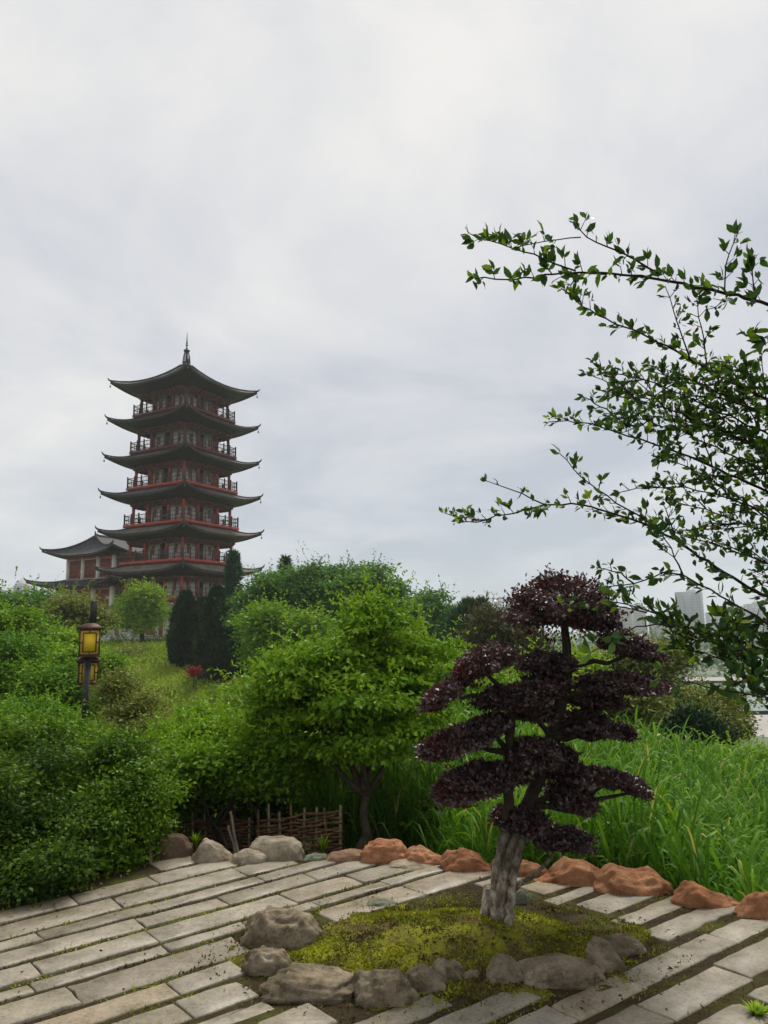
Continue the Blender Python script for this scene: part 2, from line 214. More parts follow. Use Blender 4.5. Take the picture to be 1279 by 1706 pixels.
# ------------------------------------------------------------------ mesh helpers
def A(x): return np.asarray(x, float)
class MB:
    def __init__(s): s.v = []; s.n = 0; s.q = []; s.t = []; s.qr = []; s.tr = []
    def add(s, v, q=None, t=None, qr=None, tr=None):
        v = A(v).reshape(-1, 3)
        if q is not None and len(q):
            q = np.asarray(q, int); s.q.append(q+s.n); s.qr.append(np.full(len(q), 0.5) if qr is None else np.broadcast_to(A(qr), (len(q),)))
        if t is not None and len(t):
            t = np.asarray(t, int); s.t.append(t+s.n); s.tr.append(np.full(len(t), 0.5) if tr is None else np.broadcast_to(A(tr), (len(t),)))
        s.v.append(v); s.n += len(v)
    def box(s, c, size, rz=0.0, ch=0.0, r=0.5):
        h = A(size)/2
        if ch <= 0:
            v = A([[x, y, z] for z in (-1, 1) for y in (-1, 1) for x in (-1, 1)])*h
            q = [[0, 2, 3, 1], [4, 5, 7, 6], [0, 1, 5, 4], [2, 6, 7, 3], [0, 4, 6, 2], [1, 3, 7, 5]]
        else:
            a = A([[-1, -1], [1, -1], [1, 1], [-1, 1]])
            v = []
            for z, ins in ((-h[2], 0), (h[2]-ch, 0), (h[2], ch)):
                for p in a: v.append([p[0]*(h[0]-ins), p[1]*(h[1]-ins), z])
            q = [[3, 2, 1, 0], [8, 9, 10, 11]]
            for b in (0, 4):
                for i in range(4): q.append([b+i, b+(i+1) % 4, b+4+(i+1) % 4, b+4+i])
            v = A(v)
        cz, sz = math.cos(rz), math.sin(rz)
        v = np.stack([v[:, 0]*cz-v[:, 1]*sz, v[:, 0]*sz+v[:, 1]*cz, v[:, 2]], 1)+A(c)
        s.add(v, q, qr=r)
    def tube(s, pts, rad, n=6, cap=True, r=0.5, wob=0.0):
        pts = A(pts); k = len(pts); rad = np.broadcast_to(A(rad), (k,))
        tan = np.gradient(pts, axis=0); tan /= np.linalg.norm(tan, axis=1)[:, None]+1e-9
        ref = A([0, 0, 1]) if abs(tan[0][2]) < 0.9 else A([1, 0, 0])
        vs = []; ang = np.arange(n)*2*math.pi/n
        x = np.cross(ref, tan[0]); x /= np.linalg.norm(x)
        for i in range(k):
            x = x-tan[i]*np.dot(x, tan[i]); x /= np.linalg.norm(x)+1e-9; y = np.cross(tan[i], x)
            rr = rad[i]*(1+(wob*(rng.random(n)-.5) if wob else 0))
            vs.append(pts[i]+(np.cos(ang)*rr)[:, None]*x+(np.sin(ang)*rr)[:, None]*y)
        q = [[i*n+j, i*n+(j+1) % n, (i+1)*n+(j+1) % n, (i+1)*n+j] for i in range(k-1) for j in range(n)]
        v = np.concatenate(vs); t = None
        if cap:
            v = np.concatenate([v, pts[:1], pts[-1:]]); a, b = k*n, k*n+1
            t = [[a, (j+1) % n, j] for j in range(n)]+[[b, (k-1)*n+j, (k-1)*n+(j+1) % n] for j in range(n)]
        s.add(v, q, t, qr=r, tr=r)
    def grid(s, P, r=0.5, flip=False, closed=False):
        P = A(P); a, b = P.shape[:2]
        i = np.arange(a-1)[:, None]; j = np.arange(b if closed else b-1)[None]; j2 = (j+1) % b
        q = np.stack(np.broadcast_arrays(i*b+j, i*b+j2, (i+1)*b+j2, (i+1)*b+j), -1).reshape(-1, 4)
        s.add(P.reshape(-1, 3), q[:, ::-1] if flip else q, qr=r)
    def kites(s, b, d, nrm, ln, wd, r, fold=0.15):
        """leaf = folded four-sided blade; all args arrays"""
        b = A(b); k = len(b); d = A(d); d = d/(np.linalg.norm(d, axis=1)[:, None]+1e-9)
        sd = np.cross(d, nrm); sd /= np.linalg.norm(sd, axis=1)[:, None]+1e-9; up = np.cross(sd, d)
        ln = np.broadcast_to(A(ln), (k,))[:, None]; wd = np.broadcast_to(A(wd), (k,))[:, None]
        mid = b+d*ln*0.45+up*wd*fold
        v = np.stack([b, mid+sd*wd/2, b+d*ln, mid-sd*wd/2], 1).reshape(-1, 3)
        s.add(v, np.arange(4*k).reshape(-1, 4), qr=r)
    def leaves6(s, b, d, nrm, ln, wd, r):
        """nearer leaf: pointed oval, folded at the midrib, tip drooping"""
        b = A(b); k = len(b); d = A(d); d = d/(np.linalg.norm(d, axis=1)[:, None]+1e-9)
        sd = np.cross(d, nrm); sd /= np.linalg.norm(sd, axis=1)[:, None]+1e-9; up = np.cross(sd, d)
        ln = np.broadcast_to(A(ln), (k,))[:, None]; wd = np.broadcast_to(A(wd), (k,))[:, None]
        P = lambda a, x, h: b+d*ln*a+sd*wd*x+up*wd*h
        v = np.stack([P(0, 0, 0), P(.28, .42, .12), P(.62, .45, .10), P(1, 0, -.22), P(.62, -.45, .10), P(.28, -.42, .12), P(.3, 0, 0.0), P(.65, 0, -.03)], 1).reshape(-1, 3)
        o = np.arange(k)[:, None]*8
        q = np.concatenate([o+A([[6, 1, 2, 7]]).astype(int), o+A([[6, 7, 4, 5]]).astype(int)])
        t = np.concatenate([o+A([x]).astype(int) for x in ([0, 1, 6], [0, 6, 5], [7, 2, 3], [7, 3, 4])])
        r = np.broadcast_to(A(r), (k,))
        s.add(v, q, t, qr=np.tile(r, 2), tr=np.tile(r, 4))
    def build(s, name, material, parent=None, origin=(0, 0, 0), smooth=False):
        v = np.concatenate(s.v)-A(origin)
        q = np.concatenate(s.q) if s.q else np.zeros((0, 4), int); t = np.concatenate(s.t) if s.t else np.zeros((0, 3), int)
        me = bpy.data.meshes.new(name); me.vertices.add(len(v)); me.vertices.foreach_set('co', v.astype(np.float32).ravel())
        li = np.concatenate([q.ravel(), t.ravel()]).astype(np.int32)
        me.loops.add(len(li)); me.loops.foreach_set('vertex_index', li)
        st = np.concatenate([np.arange(len(q))*4, len(q)*4+np.arange(len(t))*3]).astype(np.int32)
        me.polygons.add(len(q)+len(t)); me.polygons.foreach_set('loop_start', st)
        if smooth: me.polygons.foreach_set('use_smooth', np.ones(len(q)+len(t), bool))
        rr = np.concatenate((s.qr or [np.zeros(0)])+(s.tr or [])).astype(np.float32)
        at_ = me.attributes.new('rnd', 'FLOAT', 'FACE'); at_.data.foreach_set('value', rr)
        me.update(calc_edges=True)
        o = bpy.data.objects.new(name, me); C.objects.link(o)
        for mm in (material if isinstance(material, (list, tuple)) else [material]): me.materials.append(M[mm])
        if parent is not None: o.parent = parent
        else: o.location = origin
        return o
def tag(o, label=None, cat=None, group=None, kind=None):
    for k, v in (('label', label), ('category', cat), ('group', group), ('kind', kind)):
        if v: o[k] = v
    return o
def empty(name, loc, label, cat, group=None, rz=0.0):
    o = bpy.data.objects.new(name, None); C.objects.link(o); o.location = [float(x) for x in loc]; o.rotation_euler = (0, 0, rz); o.empty_display_size = 0.3
    return tag(o, label, cat, group)
def sst(a, b, x):
    t = np.clip((x-a)/(b-a), 0, 1); return t*t*(3-2*t)
def fbm(x, y, s, seed=0.0, oct=4):
    return mnoise.fractal(Vector((x*s+seed, y*s-seed, seed)), 1.0, 2.0, oct)

# ------------------------------------------------------------------ ground
PAG = A([-25.45, 92.0]); PAG_Z = 0.5
EDGE = A([at(x, y, z=0)[:2] for x, y in [(254, 1428), (325, 1433), (440, 1436), (545, 1432), (680, 1437), (820, 1449), (1000, 1470), (1115, 1488), (1235, 1512), (1330, 1545)]])
EDGE = np.concatenate([[[-6.0, 8.5], [-2.9, 7.6], [-2.0, 5.9]], EDGE, [[2.6, 3.2], [3.2, 1.0], [3.4, -6.0]]])
def edge_y(x): return np.interp(x, EDGE[:, 0], EDGE[:, 1])
def H(x, y):
    x = A(x); y = A(y)
    r = np.hypot(x, y)
    base = np.interp(r, [0, 7, 10, 25, 45, 80, 130, 200], [-0.9, -0.9, -1.1, -3.2, -6.2, -12.0, -15, -15])
    lr = np.interp(-x-0.10*y, [-4, 0, 6, 40], [0, 0.5, 2.2, 6.0])*sst(4, 14, r)*(1-sst(90, 200, r))
    dh = np.hypot(x-PAG[0], y-PAG[1])
    hill = PAG_Z-5.0*sst(19, 50, dh)-14*sst(41, 92, dh)
    h = np.minimum(base+lr, 0.4); k = 1.2
    far = np.log(np.exp(h/k)+np.exp(hill/k))*k
    d = edge_y(x)-y
    tw = sst(-0.55, -0.05, d)*sst(-9, -7.5, -r+0*x)
    tw = sst(-0.55, -0.05, d)*(1-sst(8.2, 9.5, r))
    return far*(1-tw)+0.0*tw
def Hs(x, y): return float(H(x, y))
def axis(lo, hi, k=1.0, n=300):
    a, b = math.asinh(lo/k), math.asinh(hi/k); return np.sinh(np.linspace(a, b, n))*k
gx = axis(-1700, 1700, 1.6, 330); gy = axis(-300, 1900, 2.4, 330)
gx = np.sort(np.append(gx, [])); X, Yg = np.meshgrid(gx, gy)
Z = H(X, Yg)
r_ = np.hypot(X, Yg)
nz = np.array([[fbm(x, y, 0.35, 3.3) for x in gx] for y in gy])
nz2 = np.array([[fbm(x, y, 0.04, 7.3) for x in gx] for y in gy])
Z = Z+nz*np.where(r_ < 7, 0.012, 0.10)*np.where(r_ > 400, 0, 1)+nz2*np.where(r_ > 20, 0.35, 0)*np.where(r_ > 140, 0, 1)
g = MB(); g.grid(np.stack([X, Yg, Z], -1), flip=False)
go = g.build('ground', ['soil', 'under_soil', 'hill_grass', 'plain_green'], smooth=True); tag(go, kind='structure')
nf = len(go.data.polygons); cen = np.zeros(nf*3, np.float32); go.data.polygons.foreach_get('center', cen); cen = cen.reshape(-1, 3)
rr_ = np.hypot(cen[:, 0], cen[:, 1]); dhh = np.hypot(cen[:, 0]-PAG[0], cen[:, 1]-PAG[1])
mi_ = np.where(rr_ < 9, 0, 1); mi_ = np.where((cen[:, 1] > edge_y(cen[:, 0])+0.1) & (rr_ < 30), 1, mi_); mi_ = np.where((rr_ > 28) & (dhh < 56), 2, mi_); mi_ = np.where((rr_ > 28) & (dhh >= 56), 3, mi_)
go.data.polygons.foreach_set('material_index', mi_.astype(np.int32))

# ------------------------------------------------------------------ paving
EC = A([0.27, 4.03]); EA, EB = 0.98, 0.52
RING = A([at(x, y, z=0)[:2] for x, y in [(403, 1622), (398, 1572), (420, 1540), (530, 1536), (600, 1518), (670, 1497), (740, 1488), (800, 1478), (880, 1492), (940, 1512), (1000, 1528), (1045, 1553), (1094, 1575), (1085, 1606), (1050, 1628), (960, 1648), (890, 1656), (815, 1665), (725, 1669), (640, 1688), (590, 1686), (490, 1690), (455, 1676), (412, 1650)]])
def in_poly(p):
    x, y = p[0], p[1]; c = False; n = len(RING)
    for i in range(n):
        (x0, y0), (x1, y1) = RING[i], RING[i-1]
        if (y0 > y) != (y1 > y) and x < (x1-x0)*(y-y0)/(y1-y0)+x0: c = not c
    return c
def in_ring(p, m=0.0): return ((p[0]-EC[0])/(EA+m))**2+((p[1]-EC[1])/(EB+m))**2 < 1
U50 = A([math.sin(R(50)), math.cos(R(50))]); V50 = A([U50[1], -U50[0]])
def strip_pt(u, v):
    a = R(49+(v+5)*1.7); return U50*3.2+V50*v+A([math.sin(a), math.cos(a)])*(u-3.2)
gaps = [-5.55, -5.30, -5.05, -4.80, -4.54, -4.36, -4.15, -3.90, -3.75, -3.48, -3.26, -3.02, -2.86, -2.60, -2.40, -2.19, -1.97, -1.73, -1.50, -1.30, -1.05, -0.85, -0.6, -0.35, -0.1, 0.15, 0.4, 0.65]
pv = MB()
def slab(u0, u1, v0, v1):
    z0 = 0.013+random.uniform(-.003, .003); tx, ty = random.uniform(-.003, .003), random.uniform(-.003, .003); c = 0.006
    na_, nb_ = max(3, int((u1-u0)/.07)), max(2, int((v1-v0)/.07)); out = []
    for k in range(na_): out.append((u0+(u1-u0)*k/na_, v0))
    for k in range(nb_): out.append((u1, v0+(v1-v0)*k/nb_))
    for k in range(na_): out.append((u1-(u1-u0)*k/na_, v1))
    for k in range(nb_): out.append((u0, v1-(v1-v0)*k/nb_))
    n = len(out); P = []; um, vm = (u0+u1)/2, (v0+v1)/2
    jit = [random.gauss(0, .0022)-(random.random() < .10)*random.uniform(.003, .010) for _ in out]
    for lev, ins in ((-0.04, 0), (z0-c, 0), (z0, c), (z0, None)):
        for (u, v), q in zip(out, jit) if ins is not None else (((um, vm), 0),):
            if ins is not None:
                du = 1 if u < u0+1e-6 else -1 if u > u1-1e-6 else 0; dv = 1 if v < v0+1e-6 else -1 if v > v1-1e-6 else 0
                u, v = u+du*((ins or 0)-q), v+dv*((ins or 0)-q)
            p = strip_pt(u, v); P.append([p[0], p[1], lev+((tx*(v-vm)/(v1-v0)+ty*(u-um)/(u1-u0))*2 if lev > 0 else 0)])
    q = [[b+i_, b+n+i_, b+n+(i_+1) % n, b+(i_+1) % n] for b in (0, n) for i_ in range(n)]
    r_s = random.random()**0.8
    pv.add(P, q, [[3*n, 2*n+(i_+1) % n, 2*n+i_] for i_ in range(n)], qr=r_s, tr=r_s)
for v0, v1 in zip(gaps[:-1], gaps[1:]):
    gw = 0.023 if v1 < -3.0 else 0.029
    a, b = v0+gw, v1-gw
    ok = []
    us = np.arange(-4.0, 7.0, 0.03)
    for u in us:
        good = True
        for v in ((a+b)/2,):
            p = strip_pt(u, v)
            if in_poly(p) or p[1] > edge_y(p[0])-0.02: good = False
            if p[0] > 1.52 and p[1] < 3.42+.3*(p[0]-1.66) and p[1] > 2.2: good = False
            if v0 < -5.1 and p[0] < -1.62+(0.12 if v0 < -5.4 else 0): good = False
        ok.append(good)
    i = 0
    while i < len(us):
        if not ok[i]: i += 1; continue
        j = i
        while j+1 < len(us) and ok[j+1]: j += 1
        u = us[i]+random.uniform(-.05, .04); end = us[j]+random.uniform(-.02, .05)
        while u < end-0.1:
            ln = random.uniform(0.42, 0.85)
            if end-(u+ln) < 0.25: ln = end-u
            slab(u+.003, u+ln-.003, a+random.uniform(-.006, .006), b+random.uniform(-.006, .006)); u += ln
        i = j+1
tag(pv.build('paving', 'slab'), kind='structure')

# moss mound inside the stone ring
nr, na = 26, 96
P = np.zeros((nr, na, 3))
def mound_z(x, y):
    d = math.hypot((x-EC[0])/(EA+.1), (y-EC[1])/(EB+.1)); return 0.095*(1-sst(0.1, 0.88, d))+0.018*fbm(x, y, 3.5, 2.1)+0.008*fbm(x, y, 12, 5.1)+.003+0.03*math.exp(-((x-.56)**2+(y-4.12)**2)/.05)
for i in range(nr):
    for j in range(na):
        a = 2*math.pi*j/na; q_ = (i+0.02)/(nr-1)
        x = EC[0]+(EA+.16)*q_*math.cos(a); y = EC[1]+(EB+.16)*q_*math.sin(a)
        P[i, j] = (x, y, mound_z(x, y)-(0.05 if i == nr-1 else 0))
mb = MB(); mb.grid(P, closed=True); tag(mb.build('mound', 'moss', smooth=True), kind='structure')
# moss tufts and litter
def scatter_tufts(name, material, pts, ln, wd, kind='stuff', up=1.0, label=None):
    pts = A(pts); k = len(pts); m = MB()
    d = rng.normal(size=(k, 3)); d[:, 2] = np.abs(d[:, 2])*up
    nr_ = rng.normal(size=(k, 3)); clump = np.array([0.55+0.9*fbm(p[0], p[1], 4.0, 9.0) for p in pts])
    m.kites(pts, d, nr_, ln*(0.5+rng.random(k)), wd*(0.5+rng.random(k)), np.clip(clump+0.35*(rng.random(k)-.5), 0, 1))
    o = m.build(name, material); tag(o, label, None, None, kind); return o
pts = []
while len(pts) < 30000:
    a = random.uniform(0, 6.2832); q_ = math.sqrt(random.random()); x = EC[0]+(EA+.12)*q_*math.cos(a); y = EC[1]+(EB+.12)*q_*math.sin(a); (pts.append((x, y, mound_z(x, y)-.002)) if fbm(x, y, 2.6, 8.8)+.25*fbm(x, y, 9, 1.8) > -.16 or random.random() < .2 else None)
scatter_tufts('moss_cover', 'leaf_moss', pts, 0.016, 0.008)
pts = []
while len(pts) < 16000:
    x = random.uniform(-2.6, 2.5); y = random.uniform(2.6, 5.8)
    if y > edge_y(x)+0.12 or (x < -2.0 and y > 6.6+.75*x+1.0): continue
    if fbm(x, y, 2.2, 4.4) < -0.12 and random.random() < .8: continue
    near = in_ring((x, y), 0.26)
    u = np.dot((x, y), U50); v = np.dot((x, y), V50)
    for _ in range(3):
        a_ = R(49+(v+5)*1.7); uu = A([x, y])-U50*3.2; v = v
    if near and not in_ring((x, y), 0.05): pts.append((x, y, 0.0)); continue
    # gaps between the slabs: nearest gap line along the strip fan
    best = min(gaps, key=lambda gg: abs(gg-v)); 
    p = strip_pt(u, best); off = A([x, y])-p; a_ = R(49+(best+5)*1.7); dist = abs(off[0]*math.cos(a_)-off[1]*math.sin(a_))
    if dist < 0.026: pts.append((x, y, 0.0))
scatter_tufts('gap_weeds', 'leaf_moss', pts, 0.02, 0.008)
pts = [(x, y, 0.004+(mound_z(x, y) if in_ring((x, y), .1) else 0)) for x, y in zip(rng.uniform(-2.4, 2.2, 5000), rng.uniform(2.8, 5.4, 5000)) if y < edge_y(x) and (in_ring((x, y), .22) or random.random() < .035)]
pts = [(x, y, z if in_ring((x, y), .16) else 0.018) for x, y, z in pts]
scatter_tufts('leaf_litter', 'leaf_litter', pts, 0.018, 0.009, up=0.15)

# ------------------------------------------------------------------ rocks
G1 = 'border rocks along the far edge of the paving'; G2 = 'rocks ringing the moss mound'
def rock(px, py, wpx, hpx, material, label, depth=1.0, lumps=None, group=None, tilt=0.0, sink=0.12, seed=None, square=0.0, zb=0.0):
    c = at(px, py, z=zb); s = math.hypot(c[1], 1.6)/F*1.03
    wx = wpx*s/2; wx *= .92 if group == G2 else 1; hz = hpx*s*(0.66 if group == G2 else .72); dy = wx*0.55*depth
    seed = seed if seed is not None else px*0.013+py*0.007
    me_v = []; n, m = 40, 60; ro = {'rock_grey': 1.0, 'rock_orange': .8}.get(material, .45)
    for i in range(n+1):
        th = math.pi*i/n
        for j in range(m):
            ph = 2*math.pi*j/m
            d = Vector((math.sin(th)*math.cos(ph), math.sin(th)*math.sin(ph), math.cos(th)))
            k = 1+0.20*mnoise.noise(d*1.5+Vector((seed, 0, 0)))+ro*0.15*mnoise.noise(d*3.3+Vector((0, seed, 0)))+ro*0.075*mnoise.noise(d*7+Vector((0, 0, seed)))+ro*0.03*mnoise.noise(d*17+Vector((0, seed, seed)))
            # facets
            k -= ro*0.10*max(0, mnoise.noise(d*2.1+Vector((seed*2, 1, 0)))) 
            sx = abs(d.x)**(1-square)*(1 if d.x >= 0 else -1); sz = abs(d.z)**(1-square*.6)*(1 if d.z >= 0 else -1)
            x, y, z = sx*wx*k, d.y*dy*k, sz*hz*k
            if lumps:
                t = x/wx; z *= np.interp(t, lumps[0], lumps[1])
            z += tilt*x
            me_v.append((x, y, z))
    V = A(me_v).reshape(n+1, m, 3)
    zt = V[:, :, 2].max(); V[:, :, 2] *= hz*(1.0)/zt
    lo = V[:, :, 2] < -sink*hz; V[:, :, 2] = np.where(lo, -sink*hz+(V[:, :, 2]+sink*hz)*0.15, V[:, :, 2])
    mb = MB(); mb.grid(V, closed=True, flip=True)
    o = mb.build('rock', material, smooth=True); o.location = (c[0], c[1]+dy*0.62, zb+0.0)
    return tag(o, label, 'rock', group)
rock(284, 1431, 60, 45, 'rock_brown', 'rounded dark brown boulder at the foot of the dark left hedge', group=G1, square=.2)
rock(352, 1438, 62, 44, 'rock_beige', 'pale beige border rock sloping down to the right, second from the hedge', group=G1, lumps=([-1, -.4, .3, 1], [1.0, 1.1, .7, .35]))
rock(411, 1441, 56, 27, 'rock_beige', 'low flat beige rock beside the long rounded grey-beige boulder', group=G1)
rock(457, 1434, 84, 42, 'rock_beige', 'long rounded grey-beige boulder in front of the wattle fence', group=G1, square=.35)
rock(527, 1437, 40, 16, 'rock_green', 'small flat grey-green rock right of the long rounded boulder', group=G1)
rock(577, 1438, 62, 22, 'rock_pink', 'low pinkish rock at the foot of the leaning green tree', group=G1)
rock(643, 1440, 80, 42, 'rock_orange', 'broad flat-topped orange rock right of the leaning tree trunk', group=G1, lumps=([-1, -.5, .6, 1], [1, 1.05, .95, .5]), square=.2)
rock(708, 1444, 68, 36, 'rock_orange', 'smooth orange rock sloping right behind a low beige slab rock', group=G1, lumps=([-1, -.4, 1], [1, 1.05, .5]))
rock(684, 1449, 72, 14, 'rock_beige', 'low flat beige rock lying in front of two orange border rocks', group=G1)
rock(779, 1453, 80, 42, 'rock_orange', 'wedge-shaped orange rock left of the purple tree trunk', group=G1, lumps=([-1, -.7, -.2, .5, 1], [.7, 1.1, 1.1, .75, .35]), square=.2)
rock(884, 1462, 62, 30, 'rock_orange', 'low orange rock just right of the purple tree trunk', group=G1, lumps=([-1, -.3, 1], [1, 1, .4]))
rock(846, 1452, 50, 30, 'rock_pink', 'pale pinkish rock mostly hidden behind the purple tree trunk', group=G1)
rock(962, 1476, 108, 46, 'rock_orange', 'largest orange border rock, humped with a tapering left end', group=G1, lumps=([-1, -.6, -.2, .3, 1], [.45, .75, 1.1, .95, .5]), square=.1)
rock(1062, 1492, 112, 52, 'rock_orange', 'saddle-backed orange rock with two lobes and a dark hollow', group=G1, lumps=([-1, -.5, -.1, .15, .5, 1], [.8, 1.15, .95, .85, 1.0, .5]), square=.15)
rock(1188, 1514, 94, 44, 'rock_orange', 'orange rock trailing to a low tail on its right, before the reeds', group=G1, lumps=([-1, -.6, -.2, .2, 1], [1, 1.15, .9, .5, .3]))
rock(1272, 1531, 70, 46, 'rock_orange', 'orange border rock cut off by the right edge of the photo', group=G1, lumps=([-1, -.4, 0, 1], [.4, .9, 1.1, 1]))
rock(470, 1580, 120, 76, 'rock_grey', 'tallest blocky grey-brown boulder at the left of the moss mound', group=G2, lumps=([-1, -.5, .3, .6, 1], [1, 1.1, 1.0, .85, .55]), square=.3)
rock(446, 1626, 76, 52, 'rock_grey', 'rough angular grey stone below the tallest mound boulder', group=G2, tilt=-.15)
rock(514, 1668, 152, 46, 'rock_grey', 'long grey boulder with dark underside at the front left of the mound', group=G2, lumps=([-1, -.5, 0, .5, 1], [.85, 1.1, 1, .9, .7]), square=.3)
rock(638, 1676, 92, 62, 'rock_grey', 'upright rounded grey boulder at the front middle of the mound', group=G2, square=.3)
rock(706, 1654, 66, 52, 'rock_grey', 'squat brownish stone right of the upright rounded boulder', group=G2)
rock(746, 1640, 56, 46, 'rock_grey', 'small round grey stone in the ring front, smallest there', group=G2)
rock(787, 1640, 34, 24, 'rock_grey', 'tiny low stone left of the humped stone in the ring front', group=G2)
rock(836, 1646, 86, 56, 'rock_grey', 'humped grey stone with a low lobe on its left, ring front', group=G2, lumps=([-1, -.5, -.2, .4, 1], [.45, .6, 1.05, 1.1, .8]))
rock(934, 1645, 140, 46, 'rock_grey', 'long low double-humped grey boulder at the front right of the mound', group=G2, lumps=([-1, -.5, 0, .4, 1], [.6, .95, 1.05, 1.1, .75]), square=.25)
rock(1012, 1624, 58, 70, 'rock_grey', 'narrow leaning grey stone at the right end of the ring', group=G2, lumps=([-1, -.3, 1], [1, 1.1, .6]))
rock(1036, 1594, 76, 36, 'rock_grey', 'mossy brown rounded stone at the back right of the ring', group=G2)
rock(868, 1508, 34, 34, 'rock_green', 'small round greenish stone right behind the purple tree trunk', group=G2)
rock(634, 1514, 52, 16, 'rock_green', 'low mossy stone at the back of the mound', group=G2)

# ------------------------------------------------------------------ vegetation
def lobe(px, py, rx, ry, Y, dep=1.0):
    s = Y/F*.9; return (at(px, py, Y), A([rx*s, rx*s*dep, ry*s]))
def crown_mb(lobes, ncl, per, ln, wd, clump, flat=0.5, droop=0.25, upn=0.6, inner=0.45, top=0.0, mb=None, near=False, core=.42, lay=.5, sprigs=2.4, nsub=15):
    sub = []
    for c_, r_l in lobes:
        sub.append((c_, r_l*core))
        for _ in range(nsub):
            d_ = rng.normal(size=3); d_ /= np.linalg.norm(d_); k_ = rng.uniform(.20, .44); sub.append((c_+d_*r_l*A([.92, .92, .86])*rng.uniform(.75, 1.08), r_l*k_*A([1.1, 1.1, lay/.68])))
    mb = mb or MB(); ncl = int(ncl*1.1)
    vol = A([(l[1][0]*l[1][2])**.9+1e-6 for l in sub]); vol /= vol.sum()
    idx = rng.choice(len(sub), ncl, p=vol); d = rng.normal(size=(ncl, 3)); d /= np.linalg.norm(d, axis=1)[:, None]
    rad = inner+(1-inner)*rng.random(ncl)**0.6; rad *= 1+0.18*rng.normal(size=ncl)
    lc = A([l[0] for l in sub])[idx]; lr = A([l[1] for l in sub])[idx]
    c = lc+d*lr*rad[:, None]
    lrn = rng.random(len(sub))[idx]; crn = .35*rng.random(ncl)+.65*lrn
    k = ncl*per; ci = np.repeat(np.arange(ncl), per)
    off = rng.normal(size=(k, 3))*clump*A([1, 1, flat])
    ld = d[ci]*A([1, 1, .3])+rng.normal(size=(k, 3))*A([.8, .8, .35]); ld[:, 2] -= droop
    nrm = rng.normal(size=(k, 3))*0.6; nrm[:, 2] += upn
    r = np.clip(0.75*crn[ci]+0.42*rng.random(k)-0.08, 0, 1)
    sz = 0.65+0.7*rng.random(k); put = mb.leaves6 if near else mb.kites
    put(c[ci]+off, ld, nrm, ln*sz, wd*sz, r)
    # shoots standing out of the crown, so that its outline is ragged
    ns = int(26*len(lobes)*sprigs)
    if ns:
        il = rng.choice(len(sub), ns, p=vol); d = rng.normal(size=(ns, 3)); d[:, 2] = np.abs(d[:, 2])*1.1-.15; d /= np.linalg.norm(d, axis=1)[:, None]
        p0 = A([q[0] for q in sub])[il]+d*A([q[1] for q in sub])[il]*.75; L_ = ln*rng.uniform(2.0, 7.5, ns); m_ = 12
        dirs = d*.8+rng.normal(size=(ns, 3))*.3; dirs[:, 2] += .25; t = np.tile(np.linspace(.1, 1, m_), ns); ii = np.repeat(np.arange(ns), m_)
        pos = p0[ii]+dirs[ii]*(L_[ii]*t)[:, None]; pos[:, 2] -= droop*L_[ii]*t**2*.6
        ld = dirs[ii]*.6+rng.normal(size=(len(ii), 3))*.7; nrm = rng.normal(size=(len(ii), 3))*.6; nrm[:, 2] += upn
        put(pos, ld, nrm, ln*(.55+.5*rng.random(len(ii))), wd*(.55+.5*rng.random(len(ii))), np.clip(.35+.35*rng.random(ns)[ii]+.35*rng.random(len(ii)), 0, 1))
    return mb
def limb_pts(a, b, n=6, sag=0.06, rnd=0.05):
    a = A(a); b = A(b); t = np.linspace(0, 1, n)[:, None]; L_ = np.linalg.norm(b-a)
    p = a+(b-a)*t; p[:, 2] += (np.sin(t[:, 0]*math.pi)*sag*L_)
    p[1:-1] += rng.normal(size=(n-2, 3))*rnd*L_*.5
    return p
def tree(name, label, cat, lobes, base, trunk_r, leafm, ncl, per, ln, wd, clump, barkm='bark', group=None, fork=0.45, lean=None, stems=1, **kw):
    base = A(base); root = empty(name, base, label, cat, group)
    cz = A([l[0] for l in lobes]); w_ = A([l[1][0]*l[1][2] for l in lobes]); cc = (cz*w_[:, None]).sum(0)/w_.sum()
    tb = MB()
    lowest = min(l[0][2]-l[1][2] for l in lobes); top = max(l[0][2]+l[1][2]*.6 for l in lobes)
    for s_ in range(stems):
        o = A([0, 0, 0]) if stems == 1 else A([random.uniform(-1, 1), random.uniform(-.5, .5), 0])*trunk_r*4
        fk = base+o+(cc-base)*fork+A([0, 0, 0]); fk += o*2
        if lean is not None: fk = fk+A(lean)
        b0 = base+o-A([0, 0, .15])
        n_ = 7; tp = limb_pts(b0, fk, n_, 0, 0.05); tb.tube(tp, np.linspace(trunk_r*1.15, trunk_r*.72, n_), 8, wob=.12)
        for i, l in enumerate(lobes):
            if stems > 1 and i % stems != s_: continue
            p = limb_pts(fk, l[0], 6, .05, .07); tb.tube(p, np.linspace(trunk_r*.62, trunk_r*.2, 6), 6)
            for _ in range(5):
                d = rng.normal(size=3); d /= np.linalg.norm(d); d[2] = abs(d[2])*.8-.1
                q0 = p[random.randint(2, 5)]; q1 = l[0]+d*l[1]*.85
                tb.tube(limb_pts(q0, q1, 5, .08, .08), np.linspace(trunk_r*.25, trunk_r*.06, 5), 5, cap=False)
    tb.build('trunk', barkm, root, base, smooth=True)
    crown_mb(lobes, ncl, per, ln, wd, clump, **kw).build('crown', leafm, root, base)
    return root
def gbase(px, Y, py=1200):
    p = at(px, py, Y); return A([p[0], Y, Hs(p[0], Y)])
